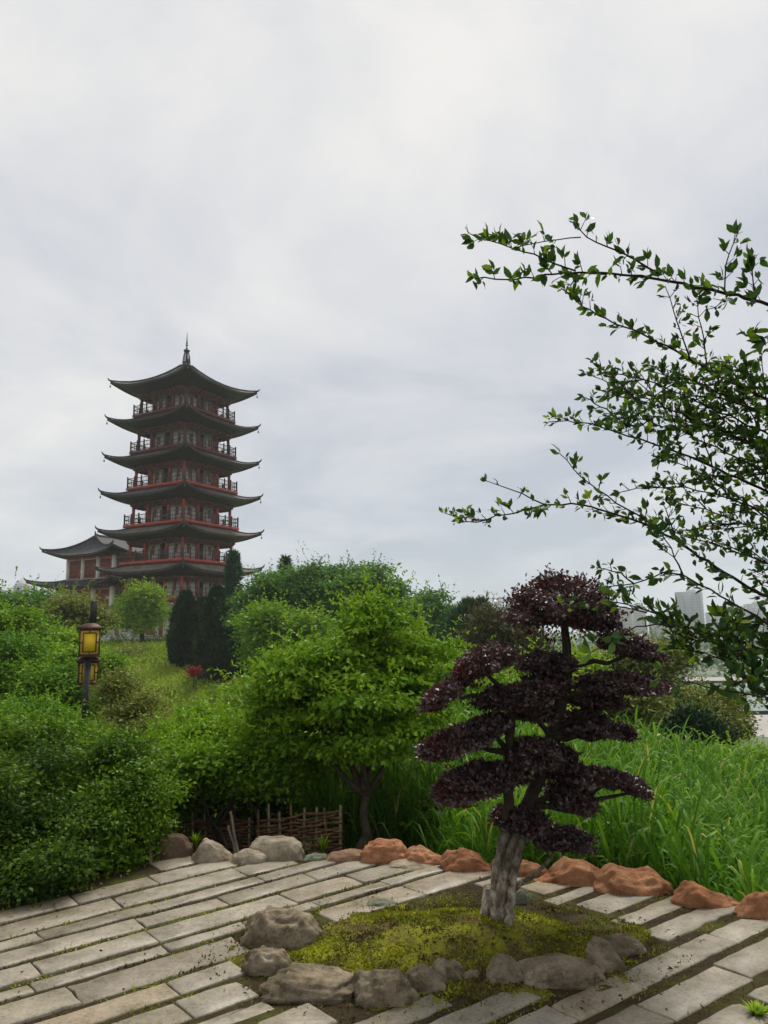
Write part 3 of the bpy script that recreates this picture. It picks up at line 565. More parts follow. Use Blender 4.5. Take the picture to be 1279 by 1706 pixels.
def shrub(name, label, cat, lobes, base, leafm, ncl, per, ln, wd, clump, group=None, stem_r=0.012, nst=7, barkm='bark_dark', **kw):
    base = A(base); root = empty(name, base, label, cat, group); tb = MB()
    for i in range(nst):
        l = lobes[i % len(lobes)]; d = rng.normal(size=3)*.5; q1 = l[0]+d*l[1]*.7
        tb.tube(limb_pts(base+A([random.uniform(-1, 1), random.uniform(-1, 1), 0])*stem_r*6-A([0, 0, .1]), q1, 6, .03, .06), np.linspace(stem_r, stem_r*.3, 6), 6)
    tb.build('stem', barkm, root, base, smooth=True)
    kw.setdefault('sprigs', 4.5); kw.setdefault('core', .45); kw.setdefault('nsub', 18)
    crown_mb(lobes, ncl, per, ln, wd, clump, **kw).build('foliage', leafm, root, base)
    return root

# --- dark hedge shrubs close on the left
GH = 'dense dark shrubs along the left edge of the paving'
b = A([-2.35, 5.4, 0.0])
shrub('shrub', 'dense dark green shrub filling the bottom left corner beside the paving', 'shrub',
      [lobe(40, 1420, 110, 90, 5.1), lobe(20, 1320, 110, 90, 5.3), lobe(-60, 1380, 120, 130, 5.2)], [-2.5, 5.1, 0], 'leaf_dark', 4200, 11, .034, .019, .055, GH, inner=.5)
shrub('shrub', 'dark leafy shrub overhanging the paving beside the brown boulder', 'shrub',
      [lobe(170, 1395, 95, 75, 5.6), lobe(190, 1320, 90, 80, 5.8), lobe(110, 1440, 70, 50, 5.3), lobe(215, 1440, 45, 40, 5.55)], [-2.0, 5.75, 0], 'leaf_shrub', 4200, 11, .034, .019, .055, GH, inner=.5)
shrub('shrub', 'mid green bushy shrub rising around the lower lamp post', 'shrub',
      [lobe(105, 1300, 100, 55, 7.2), lobe(205, 1275, 75, 60, 7.6), lobe(20, 1255, 90, 75, 7.4), lobe(250, 1330, 50, 60, 6.8), lobe(170, 1262, 55, 40, 7.6)], [-3.4, 7.3, 0], 'leaf_shrub', 4200, 11, .042, .024, .075, GH, inner=.5)
shrub('shrub', 'yellowish green shrub between the lantern lamp and the dark hedge corner', 'shrub',
      [lobe(30, 1215, 75, 45, 11), lobe(95, 1235, 55, 35, 11), lobe(-30, 1230, 60, 60, 11), lobe(60, 1190, 40, 30, 11.3)], gbase(40, 11), 'leaf_mid', 3000, 9, .06, .034, .11, GH, inner=.4)
shrub('shrub', 'light green twiggy shrub right of the lamp foot, below the grass slope', 'shrub',
      [lobe(225, 1195, 35, 40, 13), lobe(250, 1235, 40, 35, 12.5), lobe(200, 1150, 25, 35, 13.5), lobe(180, 1235, 40, 30, 12.5)], gbase(225, 13), 'leaf_olive', 2000, 9, .06, .03, .12, GH, inner=.35)
# --- brighter trees on the left behind
tree('broadleaf_tree', 'bright green broadleaf tree left of the yellow lantern lamp', 'tree',
     [lobe(50, 1145, 75, 65, 18), lobe(15, 1095, 65, 45, 18.5), lobe(105, 1195, 60, 50, 18), lobe(-40, 1170, 80, 90, 18), lobe(90, 1150, 40, 35, 18)], gbase(50, 18), .09, 'leaf_mid', 3400, 9, .10, .055, .17, inner=.45)
tree('broadleaf_tree', 'yellowish green sapling right of the lamp post, in front of the grass slope', 'tree',
     [lobe(190, 1155, 32, 38, 17.6), lobe(178, 1205, 42, 45, 17.6), lobe(215, 1220, 38, 40, 17.5), lobe(180, 1115, 22, 25, 17.8)], gbase(190, 17.6), .04, 'leaf_mid', 2400, 9, .075, .042, .13, inner=.4)
tree('broadleaf_tree', 'dark green tree at the far left below the hall roof', 'tree',
     [lobe(40, 1015, 60, 30, 50), lobe(-10, 1030, 50, 45, 50), lobe(95, 1030, 40, 30, 50), lobe(30, 1060, 80, 35, 49)], gbase(40, 50), .25, 'leaf_forest', 3000, 9, .26, .15, .5, inner=.4)
tree('broadleaf_tree', 'loose brownish green tree between the hall and the lamp top', 'tree',
     [lobe(118, 1018, 32, 28, 44), lobe(150, 1035, 25, 30, 44), lobe(100, 1050, 40, 30, 43)], gbase(120, 44), .2, 'leaf_olive', 1300, 9, .22, .12, .4, inner=.35)
tree('broadleaf_tree', 'leafy green tree behind the lantern, under the dark far-left tree', 'tree',
     [lobe(30, 1060, 60, 40, 26), lobe(90, 1080, 55, 38, 26), lobe(130, 1110, 40, 40, 25), lobe(-20, 1090, 50, 50, 26)], gbase(60, 26), .14, 'leaf_spring', 2800, 9, .15, .085, .27, inner=.4)
# --- rounded tree before the pagoda
tree('broadleaf_tree', 'small round bright green tree with dark trunk in front of the pagoda base', 'tree',
     [lobe(232, 990, 26, 24, 74), lobe(213, 1016, 24, 24, 74), lobe(251, 1018, 24, 24, 74), lobe(228, 1034, 26, 18, 74)], gbase(234, 74), .28, 'leaf_yellow', 1700, 9, .26, .16, .5, barkm='bark_dark', inner=.4)
shrub('clipped_hedge', 'low dark clipped hedge along the foot of the pagoda', 'hedge',
      [lobe(x, 1080, 26, 11, 79) for x in (195, 225, 255, 280)], gbase(240, 79), 'leaf_dark', 1300, 8, .24, .15, .4, stem_r=.05, inner=.6, flat=.4)
shrub('shrub', 'pale olive shrubs at the top of the grass slope below the round tree', 'shrub',
      [lobe(222, 1098, 30, 14, 66), lobe(196, 1108, 20, 12, 66)], gbase(215, 66), 'leaf_olive', 600, 8, .24, .12, .45, stem_r=.04, inner=.4)
# --- cypresses
def conifer(name, label, px, y0, y1, wpx, Y, leafm, n, ln, sharp=1.0, shape=None, group=None, wd=.35, barkm='bark_dark', updir=1.2, rough=.16):
    top = at(px, y0, Y); base = gbase(px, Y); base[0] = top[0]; bot = at(px, y1, Y)[2]
    root = empty(name, base, label, 'tree', group); s = Y/F
    hgt = top[2]-bot; tb = MB(); tb.tube(limb_pts(base-A([0, 0, .2]), top-A([0, 0, .1*hgt]), 6, 0, .004), np.linspace(.02*hgt, .004*hgt, 6), 7)
    nb = 26
    for i in range(nb):
        t = .08+.85*i/nb; a = i*2.4; rr = np.interp(t, *shape)*wpx*s/2*.75; z = bot+t*hgt
        tb.tube(limb_pts((base[0], base[1], z), (base[0]+math.cos(a)*rr, base[1]+math.sin(a)*rr, z+rr*.5), 4, 0, .03), np.linspace(.007*hgt, .001*hgt, 4), 4, cap=False)
    tb.build('trunk', barkm, root, base, smooth=True)
    t = rng.random(n)**.9; a = rng.random(n)*2*math.pi
    prof = np.interp(t, *shape)*wpx*s/2
    # bumpy outline: plumes
    bump = np.array([mnoise.noise(Vector((math.cos(x)*1.6, math.sin(x)*1.6, y*5+px))) for x, y in zip(a, t)])
    rad = prof*(1+rough*2*bump)*(0.45+.55*rng.random(n)**.45)
    c = np.stack([base[0]+np.cos(a)*rad, base[1]+np.sin(a)*rad, bot+t*hgt], 1)
    d = np.stack([np.cos(a), np.sin(a), np.full(n, updir)], 1)+rng.normal(size=(n, 3))*.45
    m = MB(); m.kites(c, d, rng.normal(size=(n, 3)), ln*(.5+rng.random(n)), ln*wd*(.5+rng.random(n)), np.clip(.5+.6*bump+.5*(rng.random(n)-.5), 0, 1))
    m.build('crown', leafm, root, base); return root
CY = ([0, .08, .3, .6, .85, 1], [.45, .85, 1, .8, .42, .05])
GC = 'dark columnar cypresses beside the pagoda'
conifer('cypress_tree', 'narrow dark cypress closest to the round bright tree, leftmost of the dark conifers', 310, 990, 1112, 52, 63, 'leaf_conifer', 15000, .42, shape=CY, group=GC)
conifer('cypress_tree', 'tallest and broadest dark cypress in front of the pagoda corner', 362, 982, 1142, 62, 60, 'leaf_conifer', 19000, .42, shape=CY, group=GC)
conifer('cypress_tree', 'dark cypress at the right end, half merged with the taller one', 398, 1006, 1138, 52, 61, 'leaf_conifer', 14000, .42, shape=CY, group=GC)
conifer('cypress_tree', 'shorter dark cypress between and behind the two main cypresses', 336, 1000, 1130, 40, 66, 'leaf_conifer', 9000, .42, shape=CY, group=GC)
PN = ([0, .2, .5, .8, 1], [1, .85, .7, .5, .05])
conifer('pine_tree', 'thin bluish green spire tree standing before the right pagoda eaves', 389, 922, 1050, 26, 70, 'leaf_pine', 3600, .55, shape=PN, wd=.25, updir=.5, rough=.5)
conifer('pine_tree', 'slim pointed conifer top rising above the green trees right of the pagoda', 475, 930, 1040, 24, 72, 'leaf_pine', 2600, .55, shape=PN, wd=.25, updir=.4, rough=.5)
shrub('flowering_shrub', 'small red flowering shrub at the foot of the cypresses', 'shrub', [lobe(322, 1119, 9, 7, 56)], gbase(322, 56), 'leaf_red', 110, 7, .12, .1, .2, stem_r=.02, nst=4, inner=.3, sprigs=.2)
# --- wood right of the pagoda
GW = 'mature trees behind the central green tree'
tree('broadleaf_tree', 'big domed green tree, the highest crown right of the pagoda', 'tree',
     [lobe(600, 975, 55, 42, 50), lobe(555, 985, 50, 45, 50), lobe(640, 1000, 30, 45, 50), lobe(520, 965, 45, 28, 51), lobe(580, 1030, 80, 40, 50)], gbase(580, 50), .3, 'leaf_forest', 4200, 9, .24, .14, .46, group=GW, inner=.4, flat=.4)
tree('broadleaf_tree', 'airy light green tree between the pagoda eaves and the big dome', 'tree',
     [lobe(470, 985, 45, 35, 54), lobe(430, 1000, 35, 35, 54), lobe(495, 1000, 40, 40, 53), lobe(450, 1040, 50, 45, 53)], gbase(465, 54), .26, 'leaf_forest', 2900, 9, .24, .14, .5, group=GW, inner=.35, flat=.4)
tree('broadleaf_tree', 'fresh green tree just right of the dark cypresses', 'tree',
     [lobe(450, 1045, 40, 40, 44), lobe(500, 1060, 45, 45, 44), lobe(440, 1085, 40, 35, 43)], gbase(470, 44), .2, 'leaf_spring', 2000, 9, .22, .13, .4, group=GW, inner=.4)
tree('broadleaf_tree', 'green tree with flattish crown right of the big dome', 'tree',
     [lobe(705, 1015, 45, 28, 58), lobe(680, 1040, 45, 40, 58), lobe(735, 1030, 32, 30, 58), lobe(715, 1060, 50, 35, 57)], gbase(705, 58), .24, 'leaf_forest', 2600, 9, .26, .15, .5, group=GW, inner=.4, flat=.4)
RD = ([0, .3, .7, 1], [.9, 1, .8, .25])
conifer('pine_tree', 'dark green pine behind the purple topiary, left of its crown', 790, 1006, 1100, 80, 40, 'leaf_pine', 9000, .42, shape=RD, wd=.18, updir=1.5, rough=.35)
shrub('dry_shrub', 'tall brownish twiggy shrub between the dark pine and the purple tree', 'shrub',
      [lobe(815, 1060, 40, 38, 30), lobe(850, 1075, 30, 35, 30), lobe(880, 1080, 28, 32, 29)], gbase(840, 30), 'leaf_brown', 1500, 8, .26, .05, .3, stem_r=.04, nst=16, inner=.25, flat=1.2, droop=-.8, sprigs=0)
# --- mid-ground bushes beyond the reeds
tree('broadleaf_tree', 'bright green bush-like tree behind the gap in the purple foliage', 'tree',
     [lobe(740, 1140, 45, 45, 15), lobe(790, 1130, 50, 40, 17), lobe(820, 1170, 45, 40, 15)], gbase(780, 16), .06, 'leaf_spring', 1900, 9, .11, .06, .18, inner=.4)
tree('broadleaf_tree', 'light green tree behind the main purple trunk', 'tree',
     [lobe(900, 1140, 55, 40, 22), lobe(960, 1120, 45, 35, 23), lobe(870, 1175, 45, 40, 21)], gbase(910, 22), .08, 'leaf_yellow', 2100, 9, .13, .075, .24, inner=.4)
tree('broadleaf_tree', 'pale olive tree with thin bare trunks right of the purple crown', 'tree',
     [lobe(1040, 1110, 60, 30, 26), lobe(1100, 1100, 45, 30, 26), lobe(1000, 1135, 40, 25, 26), lobe(1075, 1135, 50, 25, 26)], gbase(1055, 26), .07, 'leaf_olive', 2000, 8, .15, .08, .26, inner=.3, stems=3, fork=.3)
tree('broadleaf_tree', 'olive green bushy tree at the right beside the pale plaza', 'tree',
     [lobe(1140, 1180, 55, 38, 24), lobe(1190, 1178, 38, 40, 24), lobe(1205, 1210, 30, 30, 23), lobe(1125, 1210, 52, 33, 23)], gbase(1170, 24), .08, 'leaf_olive', 2700, 9, .14, .075, .24, inner=.4)
shrub('conifer_shrub', 'dark upright conifer shrub in front of the olive bushy tree', 'shrub',
      [lobe(1140, 1225, 28, 35, 18), lobe(1175, 1235, 35, 30, 18)], gbase(1155, 18), 'leaf_conifer', 1300, 9, .11, .04, .13, stem_r=.03, inner=.4, flat=1.2, droop=-.9)
tree('broadleaf_tree', 'small pale tree with branching stems framed under the right purple pads', 'tree',
     [lobe(1020, 1175, 40, 30, 17), lobe(1065, 1170, 35, 25, 17), lobe(1000, 1205, 30, 25, 17)], gbase(1035, 17), .035, 'leaf_olive', 900, 8, .10, .055, .18, barkm='stick', inner=.3, stems=3, fork=.35)
shrub('leafy_shrub', 'low bright green leafy shrub at the right edge behind the reeds', 'shrub',
      [lobe(1230, 1280, 50, 26, 13), lobe(1285, 1285, 45, 30, 13), lobe(1190, 1285, 38, 22, 12.5)], gbase(1240, 13), 'leaf_spring', 2000, 9, .07, .04, .12, stem_r=.02, inner=.4)
# --- central bright tree
tree('broadleaf_tree', 'bright green layered tree with a leaning trunk in the middle of the garden', 'tree',
     [lobe(625, 1065, 75, 60, 7.2), lobe(540, 1110, 90, 50, 7.1), lobe(690, 1110, 75, 60, 7.3), lobe(480, 1135, 75, 40, 7.0), lobe(610, 1150, 140, 60, 7.2), lobe(590, 1210, 120, 55, 7.0), lobe(690, 1190, 70, 60, 7.4), lobe(470, 1185, 55, 40, 7.0), lobe(620, 1020, 35, 30, 7.2)],
     [at(592, 1410, 6.6)[0], 6.6, -0.55], .05, 'leaf_spring', 3500, 9, .060, .027, .075, barkm='bark', inner=.3, flat=.2, droop=.4, fork=.42, lean=(.06, 0, 0), near=True, core=.22, lay=.24, sprigs=4.5, nsub=26)
tree('broadleaf_tree', 'bushy green small tree with several bare stems before the wattle fence', 'tree',
     [lobe(365, 1230, 60, 38, 7.6), lobe(425, 1240, 65, 50, 7.4), lobe(320, 1270, 50, 50, 7.4), lobe(370, 1275, 80, 45, 7.2), lobe(450, 1272, 60, 45, 7.2), lobe(500, 1255, 45, 45, 7.6)],
     [at(405, 1405, 6.9)[0], 6.9, -0.6], .026, 'leaf_spring', 2500, 9, .052, .026, .09, inner=.3, stems=6, fork=.4, near=True, core=.42, lay=.45, sprigs=3, nsub=13)
tree('broadleaf_tree', 'leafy sapling with fresh green tips between the left hedge and bushy small tree', 'tree',
     [lobe(290, 1245, 38, 40, 9), lobe(285, 1285, 40, 50, 8.8), lobe(345, 1205, 45, 28, 9.4), lobe(440, 1195, 45, 28, 9.6)], [at(300, 1400, 9)[0], 9, Hs(-2.3, 9)], .03, 'leaf_spring', 1500, 9, .06, .032, .10, inner=.35)
shrub('shrub', 'dark green undergrowth shrub behind the wattle fence', 'shrub',
      [lobe(x, y, 55, 38, 8.6) for x, y in ((300, 1310), (390, 1305), (480, 1300), (545, 1285), (330, 1355), (420, 1358), (500, 1350))], gbase(420, 8.6, 1330), 'leaf_dark', 2200, 9, .055, .03, .10, inner=.35)

shrub('shrub', 'low dark undergrowth behind the trunk of the central tree', 'shrub',
      [lobe(585, 1355, 50, 35, 8.0), lobe(640, 1365, 45, 30, 7.8), lobe(540, 1345, 40, 35, 8.2)], gbase(600, 8.0, 1340), 'leaf_shrub', 1300, 9, .05, .027, .09, inner=.35)
# --- purple topiary tree
TB = A([0.56, 4.12, 0.10]); TY = 4.15
root = empty('topiary_tree', TB, 'purple-leaved topiary tree with cloud-pruned pads on the moss mound', 'tree')
def tz(zx, zy, Y=TY): return at(640+zx/2.558, 920+zy/2.558, Y)
tb = MB()
def spine(pts, rads, n=12):
    pts = A(pts); t = np.linspace(0, len(pts)-1, 26); q = np.stack([np.interp(t, range(len(pts)), pts[:, i]) for i in range(3)], 1)
    for _ in range(2): q[1:-1] = (q[:-2]+2*q[1:-1]+q[2:])/4
    q[1:-1] += rng.normal(size=(24, 3))*.004
    tb.tube(q, np.interp(t, range(len(rads)), rads), n, wob=.22)
p0 = tz(482, 1555, 4.12); p0[2] = .06
spine([p0, tz(512, 1420, 4.12), tz(545, 1250, 4.13), tz(610, 1080, 4.16), tz(665, 950, 4.2), tz(710, 780, 4.22), tz(762, 620, 4.2), tz(785, 480, 4.2), tz(770, 330, 4.2), tz(765, 240, 4.2)], [.043, .037, .034, .036, .038, .035, .033, .029, .022, .012])
p1 = tz(445, 1535, 4.18); p1[2] = .06
spine([p1, tz(480, 1380, 4.15), tz(515, 1180, 4.12), tz(540, 1000, 4.08), tz(535, 850, 4.05), tz(540, 700, 4.05), tz(520, 600, 4.05)], [.034, .027, .026, .027, .027, .024, .015])
p2 = tz(520, 1560, 4.05); p2[2] = .06
spine([p2, tz(548, 1400, 4.08), tz(585, 1230, 4.12), tz(640, 1060, 4.18)], [.022, .022, .024, .022])
for k in range(6):
    a = k*1.05+.3; q = A([TB[0]-.01+math.cos(a)*.13, TB[1]+.03+math.sin(a)*.12, .07]); tb.tube([A([TB[0]-.01, TB[1]+.03, .24])+A([math.cos(a), math.sin(a), 0])*.03, (A([TB[0], TB[1]+.03, .13])*.45+q*.55), q-A([0, 0, .03])], [.035, .028, .012], 8, wob=.2)
pads = [  # zx, zy, rx, rz, ry(depth m), depth offset, tilt, leaves
    (745, 240, 195, 125, .32, 0.0, 0, 10500), (865, 285, 115, 78, .22, .05, -.1, 4000), (1040, 410, 125, 68, .22, .15, -.3, 4200), (1010, 570, 175, 56, .26, .02, -.05, 5600),
    (690, 480, 120, 62, .22, .15, 0, 3600), (420, 480, 120, 78, .24, -.12, .35, 4600), (265, 600, 95, 50, .18, -.15, .5, 2400), (560, 625, 175, 66, .24, -.05, .1, 5200), (640, 690, 80, 45, .2, .0, 0, 1900),
    (330, 800, 170, 60, .22, -.1, .28, 5000), (460, 740, 80, 50, .2, -.05, .2, 2000), (860, 745, 110, 70, .24, .1, 0, 3900), (1000, 770, 55, 35, .15, .15, 0, 900), (385, 985, 160, 74, .24, -.12, .22, 5200), (540, 950, 70, 50, .16, -.05, 0, 1700),
    (635, 870, 95, 80, .22, -.12, 0, 3700), (790, 940, 100, 50, .2, .05, -.2, 2600), (960, 970, 120, 40, .2, .12, -.2, 3100), (800, 1050, 95, 66, .24, .05, -.15, 3500), (1070, 1010, 50, 45, .14, .18, -.2, 1000),
    (690, 560, 90, 50, .2, .1, 0, 2200), (900, 640, 100, 40, .2, .1, 0, 2000), (740, 860, 70, 40, .18, .12, 0, 1300), (595, 1150, 85, 58, .18, -.06, 0, 2700), (750, 1225, 125, 40, .2, .06, -.05, 3000), (500, 1130, 40, 40, .12, .1, 0, 700)]
for i, (zx, zy, rx, rz, dp, dyo, tilt, n) in enumerate(pads):
    c = tz(zx, zy, TY+dyo); s = TY/F/2.558; kk = 1.02 if i < 2 else .95; rX, rZ = rx*s*kk, rz*s*(kk if i < 2 else .86); n = int(n*.92)
    d = rng.normal(size=(n, 3)); d /= np.linalg.norm(d, axis=1)[:, None]
    d[:, 2] = np.where(d[:, 2] < -.35, d[:, 2]*.5, d[:, 2])
    lump = np.array([mnoise.noise(Vector(v)*2.3+Vector((i*3.1, 0, 0)))*.40+mnoise.noise(Vector(v)*5.0+Vector((i*3.1, 5, 0)))*.26 for v in d])
    rad = (.62+.38*rng.random(n)**.5)*(1+lump)
    out = rng.random(n) < .10; rad = np.where(out, rad*(1+.28*rng.random(n)), rad)
    p = d*A([rX, dp, rZ])*rad[:, None]; p[:, 2] += p[:, 0]*tilt
    nrm = d+rng.normal(size=(n, 3))*.7; nrm[:, 2] += .4
    ld = rng.normal(size=(n, 3))*.7+d*.6; ld[:, 2] += .1
    m = MB(); rr = np.clip(.45+1.0*lump+.5*(rng.random(n)-.5), 0, 1)
    m.kites(p+c, ld, nrm, .024*(.6+.8*rng.random(n)), .0145*(.6+.8*rng.random(n)), rr, fold=.25)
    # woody twigs inside
    pad = m.build('foliage_pad', 'leaf_purple', root, TB)
    if tilt >= .2 or i in (12, 0):   # reddish new growth at the outer tips
        k = int(n*.16); m2 = MB(); a = rng.normal(size=(k, 3)); a /= np.linalg.norm(a, axis=1)[:, None]
        if i != 0: a[:, 0] = -np.abs(a[:, 0]) if i != 12 else np.abs(a[:, 0])
        sel = rng.random(k) < np.clip(.25+np.abs(a[:, 0]), 0, 1) if i else rng.random(k) < .35
        a = a[sel]; k = len(a); pp = a*A([rX, dp, rZ])*1.0; pp[:, 2] += pp[:, 0]*tilt
        m2.kites(pp+c, a+rng.normal(size=(k, 3))*.5, rng.normal(size=(k, 3)), .022, .013, rng.random(k)); o = m2.build('red_foliage', 'leaf_purple_tip', pad, TB)
    # limb to the pad
    z = c[2]-rZ*.3; tp = [(482, 1500), (610, 1080), (665, 950), (710, 780), (762, 620), (785, 480), (765, 260)] if zx > 600 or i == 20 else [(515, 1180), (540, 1000), (535, 850), (540, 700), (520, 600)]
    cand = [tz(*q, 4.18 if zx > 600 else 4.06) for q in tp]; b0 = min(cand, key=lambda q: np.linalg.norm(q-c)+(2*max(0, q[2]-c[2])))
    tb.tube(limb_pts(b0, c-A([0, 0, rZ*.25]), 6, -.04, .06), np.linspace(.02, .007, 6), 7)
    for _ in range(7):
        e = c+rng.normal(size=3)*A([rX, dp, rZ])*.5; tb.tube(limb_pts(c-A([0, 0, rZ*.3]), e, 4, .03, .06), np.linspace(.006, .002, 4), 5, cap=False)
tb.build('trunk', 'lichen_bark', root, TB, smooth=True)

# --- reeds (nobody could count them)
def reeds(name, poly_test, n, hmin, hmax, lw, mbn, seed, bounds, zoff=0.0):
    m = MB(); cnt = 0; xs = []
    while len(xs) < n:
        x = random.uniform(bounds[0], bounds[1]); y = random.uniform(bounds[2], bounds[3])
        if poly_test(x, y): xs.append((x, y))
    xs = A(xs); z0 = H(xs[:, 0], xs[:, 1])
    hh = rng.uniform(hmin, hmax, n)*np.interp(xs[:, 0]/xs[:, 1], [.30, .46], [1, .62])*(1+.25*np.array([fbm(x, y, .6, 1.7) for x, y in xs]))
    lx = rng.normal(size=n)*.09; ly = rng.normal(size=n)*.07
    # stems: thin three-sided prisms would be lost; use crossed blades
    seg = 5
    for i in range(n):
        x, y = xs[i]; h = hh[i]; b = A([x, y, z0[i]-.05]); top = b+A([lx[i]*h*1.2, ly[i]*h, h])
        t = np.linspace(0, 1, 4)[:, None]; sp = b+(top-b)*t+A([lx[i], ly[i], 0])*(t**2-t)*.3*h
        m.tube(sp, [.006, .0055, .004, .002], 3, cap=False, r=.55+.3*random.random())
        nl = random.randint(5, 8); a0 = random.uniform(0, 6.28); base_r = random.random()
        for k in range(nl):
            f = .34+.63*(k+random.random()*.6)/nl; a = a0+k*2.6+random.uniform(-.5, .5); L_ = random.uniform(.28, .52)*(.8 if f > .9 else 1); wdt = lw*random.uniform(.6, 1.5)
            p = b+(top-b)*f; ca, sa = math.cos(a), math.sin(a); rise = random.uniform(.9, 1.4); bend = random.uniform(.4, 2.2)
            tt = np.linspace(0, 1, seg)
            hor = L_*(tt*.30+.26*tt**2); ver = L_*(rise*tt-bend*.42*tt**3)
            ww = wdt*np.array([.35, .9, 1, .7, .04])/2
            P_ = np.stack([p[0]+ca*hor, p[1]+sa*hor, p[2]+ver], 1); sdv = A([-sa, ca, 0.0])
            m.grid(np.stack([P_-sdv*ww[:, None], P_+sdv*ww[:, None]+A([0, 0, .006])], 1), r=1.0 if random.random() < .03 else min(.95, max(0, .55*base_r+.45*random.random())))
    o = m.build(name, 'leaf_reed'); tag(o, None, None, None, 'stuff'); return o
def rt(x, y):
    d = y-edge_y(x)
    return d > .28 and (x > .45 or y > 7.3-.5*max(0, x-.2)) and x > 0.02*y-.85 and y < 13.5 and x < .56*y+1.2
reeds('reeds', rt, 4300, .80, 1.30, .018, 'x', 1, (-.9, 4.6, 4.4, 8.5))
reeds('reeds_beyond', lambda x, y: rt(x, y) and y > 8.2, 2300, 1.0, 1.6, .026, 'x', 2, (-.8, 8.5, 8.2, 13.5))

# --- small weeds by the border rocks
def weed(px, py, Y, h, n, label, leafm, spread=.5, name='weed_plant', w_=.012):
    b = at(px, py, Y); b[2] = max(b[2]-.02, Hs(b[0], Y)-.02); m = MB(); root = empty(name, b, label, 'plant')
    for i in range(n):
        a = random.uniform(0, 6.28); L_ = h*random.uniform(.5, 1.1); tt = np.linspace(0, 1, 5); hor = L_*spread*tt**1.6*random.uniform(.3, 1); ver = L_*(tt-.25*tt**2.5)
        P_ = np.stack([b[0]+math.cos(a)*hor, b[1]+math.sin(a)*hor, b[2]+ver], 1); sdv = A([-math.sin(a), math.cos(a), 0]); ww = w_*A([.6, 1, .9, .6, .05])/2
        m.grid(np.stack([P_-sdv*ww[:, None], P_+sdv*ww[:, None]], 1), r=random.random())
    m.build('blades', leafm, root, b); return root
weed(326, 1412, 6.0, .17, 60, 'tuft of grassy weed between the brown boulder and the sloping beige rock', 'leaf_yellow')
weed(537, 1425, 6.1, .22, 50, 'yellow-green weed clump behind the small flat grey-green rock', 'leaf_yellow')
weed(500, 1428, 6.1, .14, 40, 'dark grassy weed right of the long rounded boulder', 'leaf_mid')
weed(1095, 1478, 5.1, .16, 36, 'small weed clump behind the saddle-backed orange rock', 'leaf_yellow')
weed(1262, 1692, 3.32, .07, 120, 'bright green clump of weeds at the bottom right corner of the paving', 'leaf_yellow', 1.0, w_=.016)
weed(8, 1495, 4.85, .07, 40, 'small tuft of grass blades at the left edge of the paving', 'leaf_mid', .8)
# --- bare cut stems and wattle fence
def fence(x0, x1, Y0, Y1, ytop, ybot, n, label, slope=0):
    a = at(x0, ybot, Y0); b = at(x1, ybot, Y1); hA = at(x0, ytop, Y0)[2]-a[2]
    a[2] -= .12; b[2] -= .12; hA += .12
    root = empty('wattle_fence', (a+b)/2, label, 'fence')
    o = (a+b)/2
    for i in range(n):
        t = i/(n-1); p = a+(b-a)*t; m = MB(); e = p+A([random.uniform(-.03, .03), random.uniform(-.02, .02), hA*random.uniform(1.0, 1.3)]); m.tube([p-A([0, 0, .1]), (p+e)/2, e], [.014, .013, .011], 7); m.build('stake', 'stick' if i % 3 else 'wattle', root, o)
    m = MB(); rows = int(hA/.026); ph = 0
    for k in range(rows):
        tt = np.linspace(-.03, 1.03, n*5); z = (k+.5)/rows*hA*.97
        P_ = a+(b-a)*tt[:, None]; P_[:, 1] += .017*np.cos(tt*(n-1)*math.pi+math.pi*(k % 2)); P_[:, 2] += z+np.interp(tt, np.linspace(0, 1, 8), rng.normal(size=8)*.008)+slope*(tt-.5)*.08
        m.tube(P_, .010*random.uniform(.7, 1.2), 6)
    m.build('woven_panel', 'wattle', root, o)
    return root
fence(232, 415, 7.5, 7.1, 1365, 1400, 9, 'low brown wattle fence behind the tuft of grassy weed, left stretch')
fence(430, 566, 7.0, 6.7, 1357, 1402, 8, 'woven brown wattle fence panel beside the leaning tree trunk', 1)
for px0, py0, px1, py1, lb in ((400, 1408, 384, 1352, 'thick pale cut stem leaning left before the wattle fence'), (398, 1406, 380, 1375, 'short pale forked stick at the base of the bushy tree'), (248, 1432, 252, 1392, 'weathered pale stake beside the brown boulder')):
    Y_ = 6.3 if px0 != 248 else 5.5
    p = at(px0, py0, Y_); q = at(px1, py1, Y_+.05); m = MB(); m.tube(limb_pts(p-A([0, 0, .15]), q, 5, 0, .03), np.linspace(.016, .010, 5), 8, wob=.15); o = m.build('dead_stem', 'stick', None, p, smooth=True); tag(o, lb, 'stick')

# --- grass on the hill slope
k = 42000; gxs = rng.uniform(-32, 6, k); gys = rng.uniform(40, 80, k)
sel = (np.hypot(gxs-PAG[0], gys-PAG[1]) < 50) & (np.hypot(gxs-PAG[0], gys-PAG[1]) > 13); gxs, gys = gxs[sel], gys[sel]
m = MB(); k = len(gxs); cl = np.array([.5+.9*fbm(x, y, .16, 3.0) for x, y in zip(gxs, gys)])
d = rng.normal(size=(k, 3))*.7; d[:, 2] = 1
m.kites(np.stack([gxs, gys, H(gxs, gys)], 1), d, rng.normal(size=(k, 3))*A([1, 1, .2]), .30*(.4+rng.random(k)), .13*(.5+rng.random(k)), np.clip(cl+.4*(rng.random(k)-.5), 0, 1))
tag(m.build('grass', 'leaf_lawn'), kind='stuff')

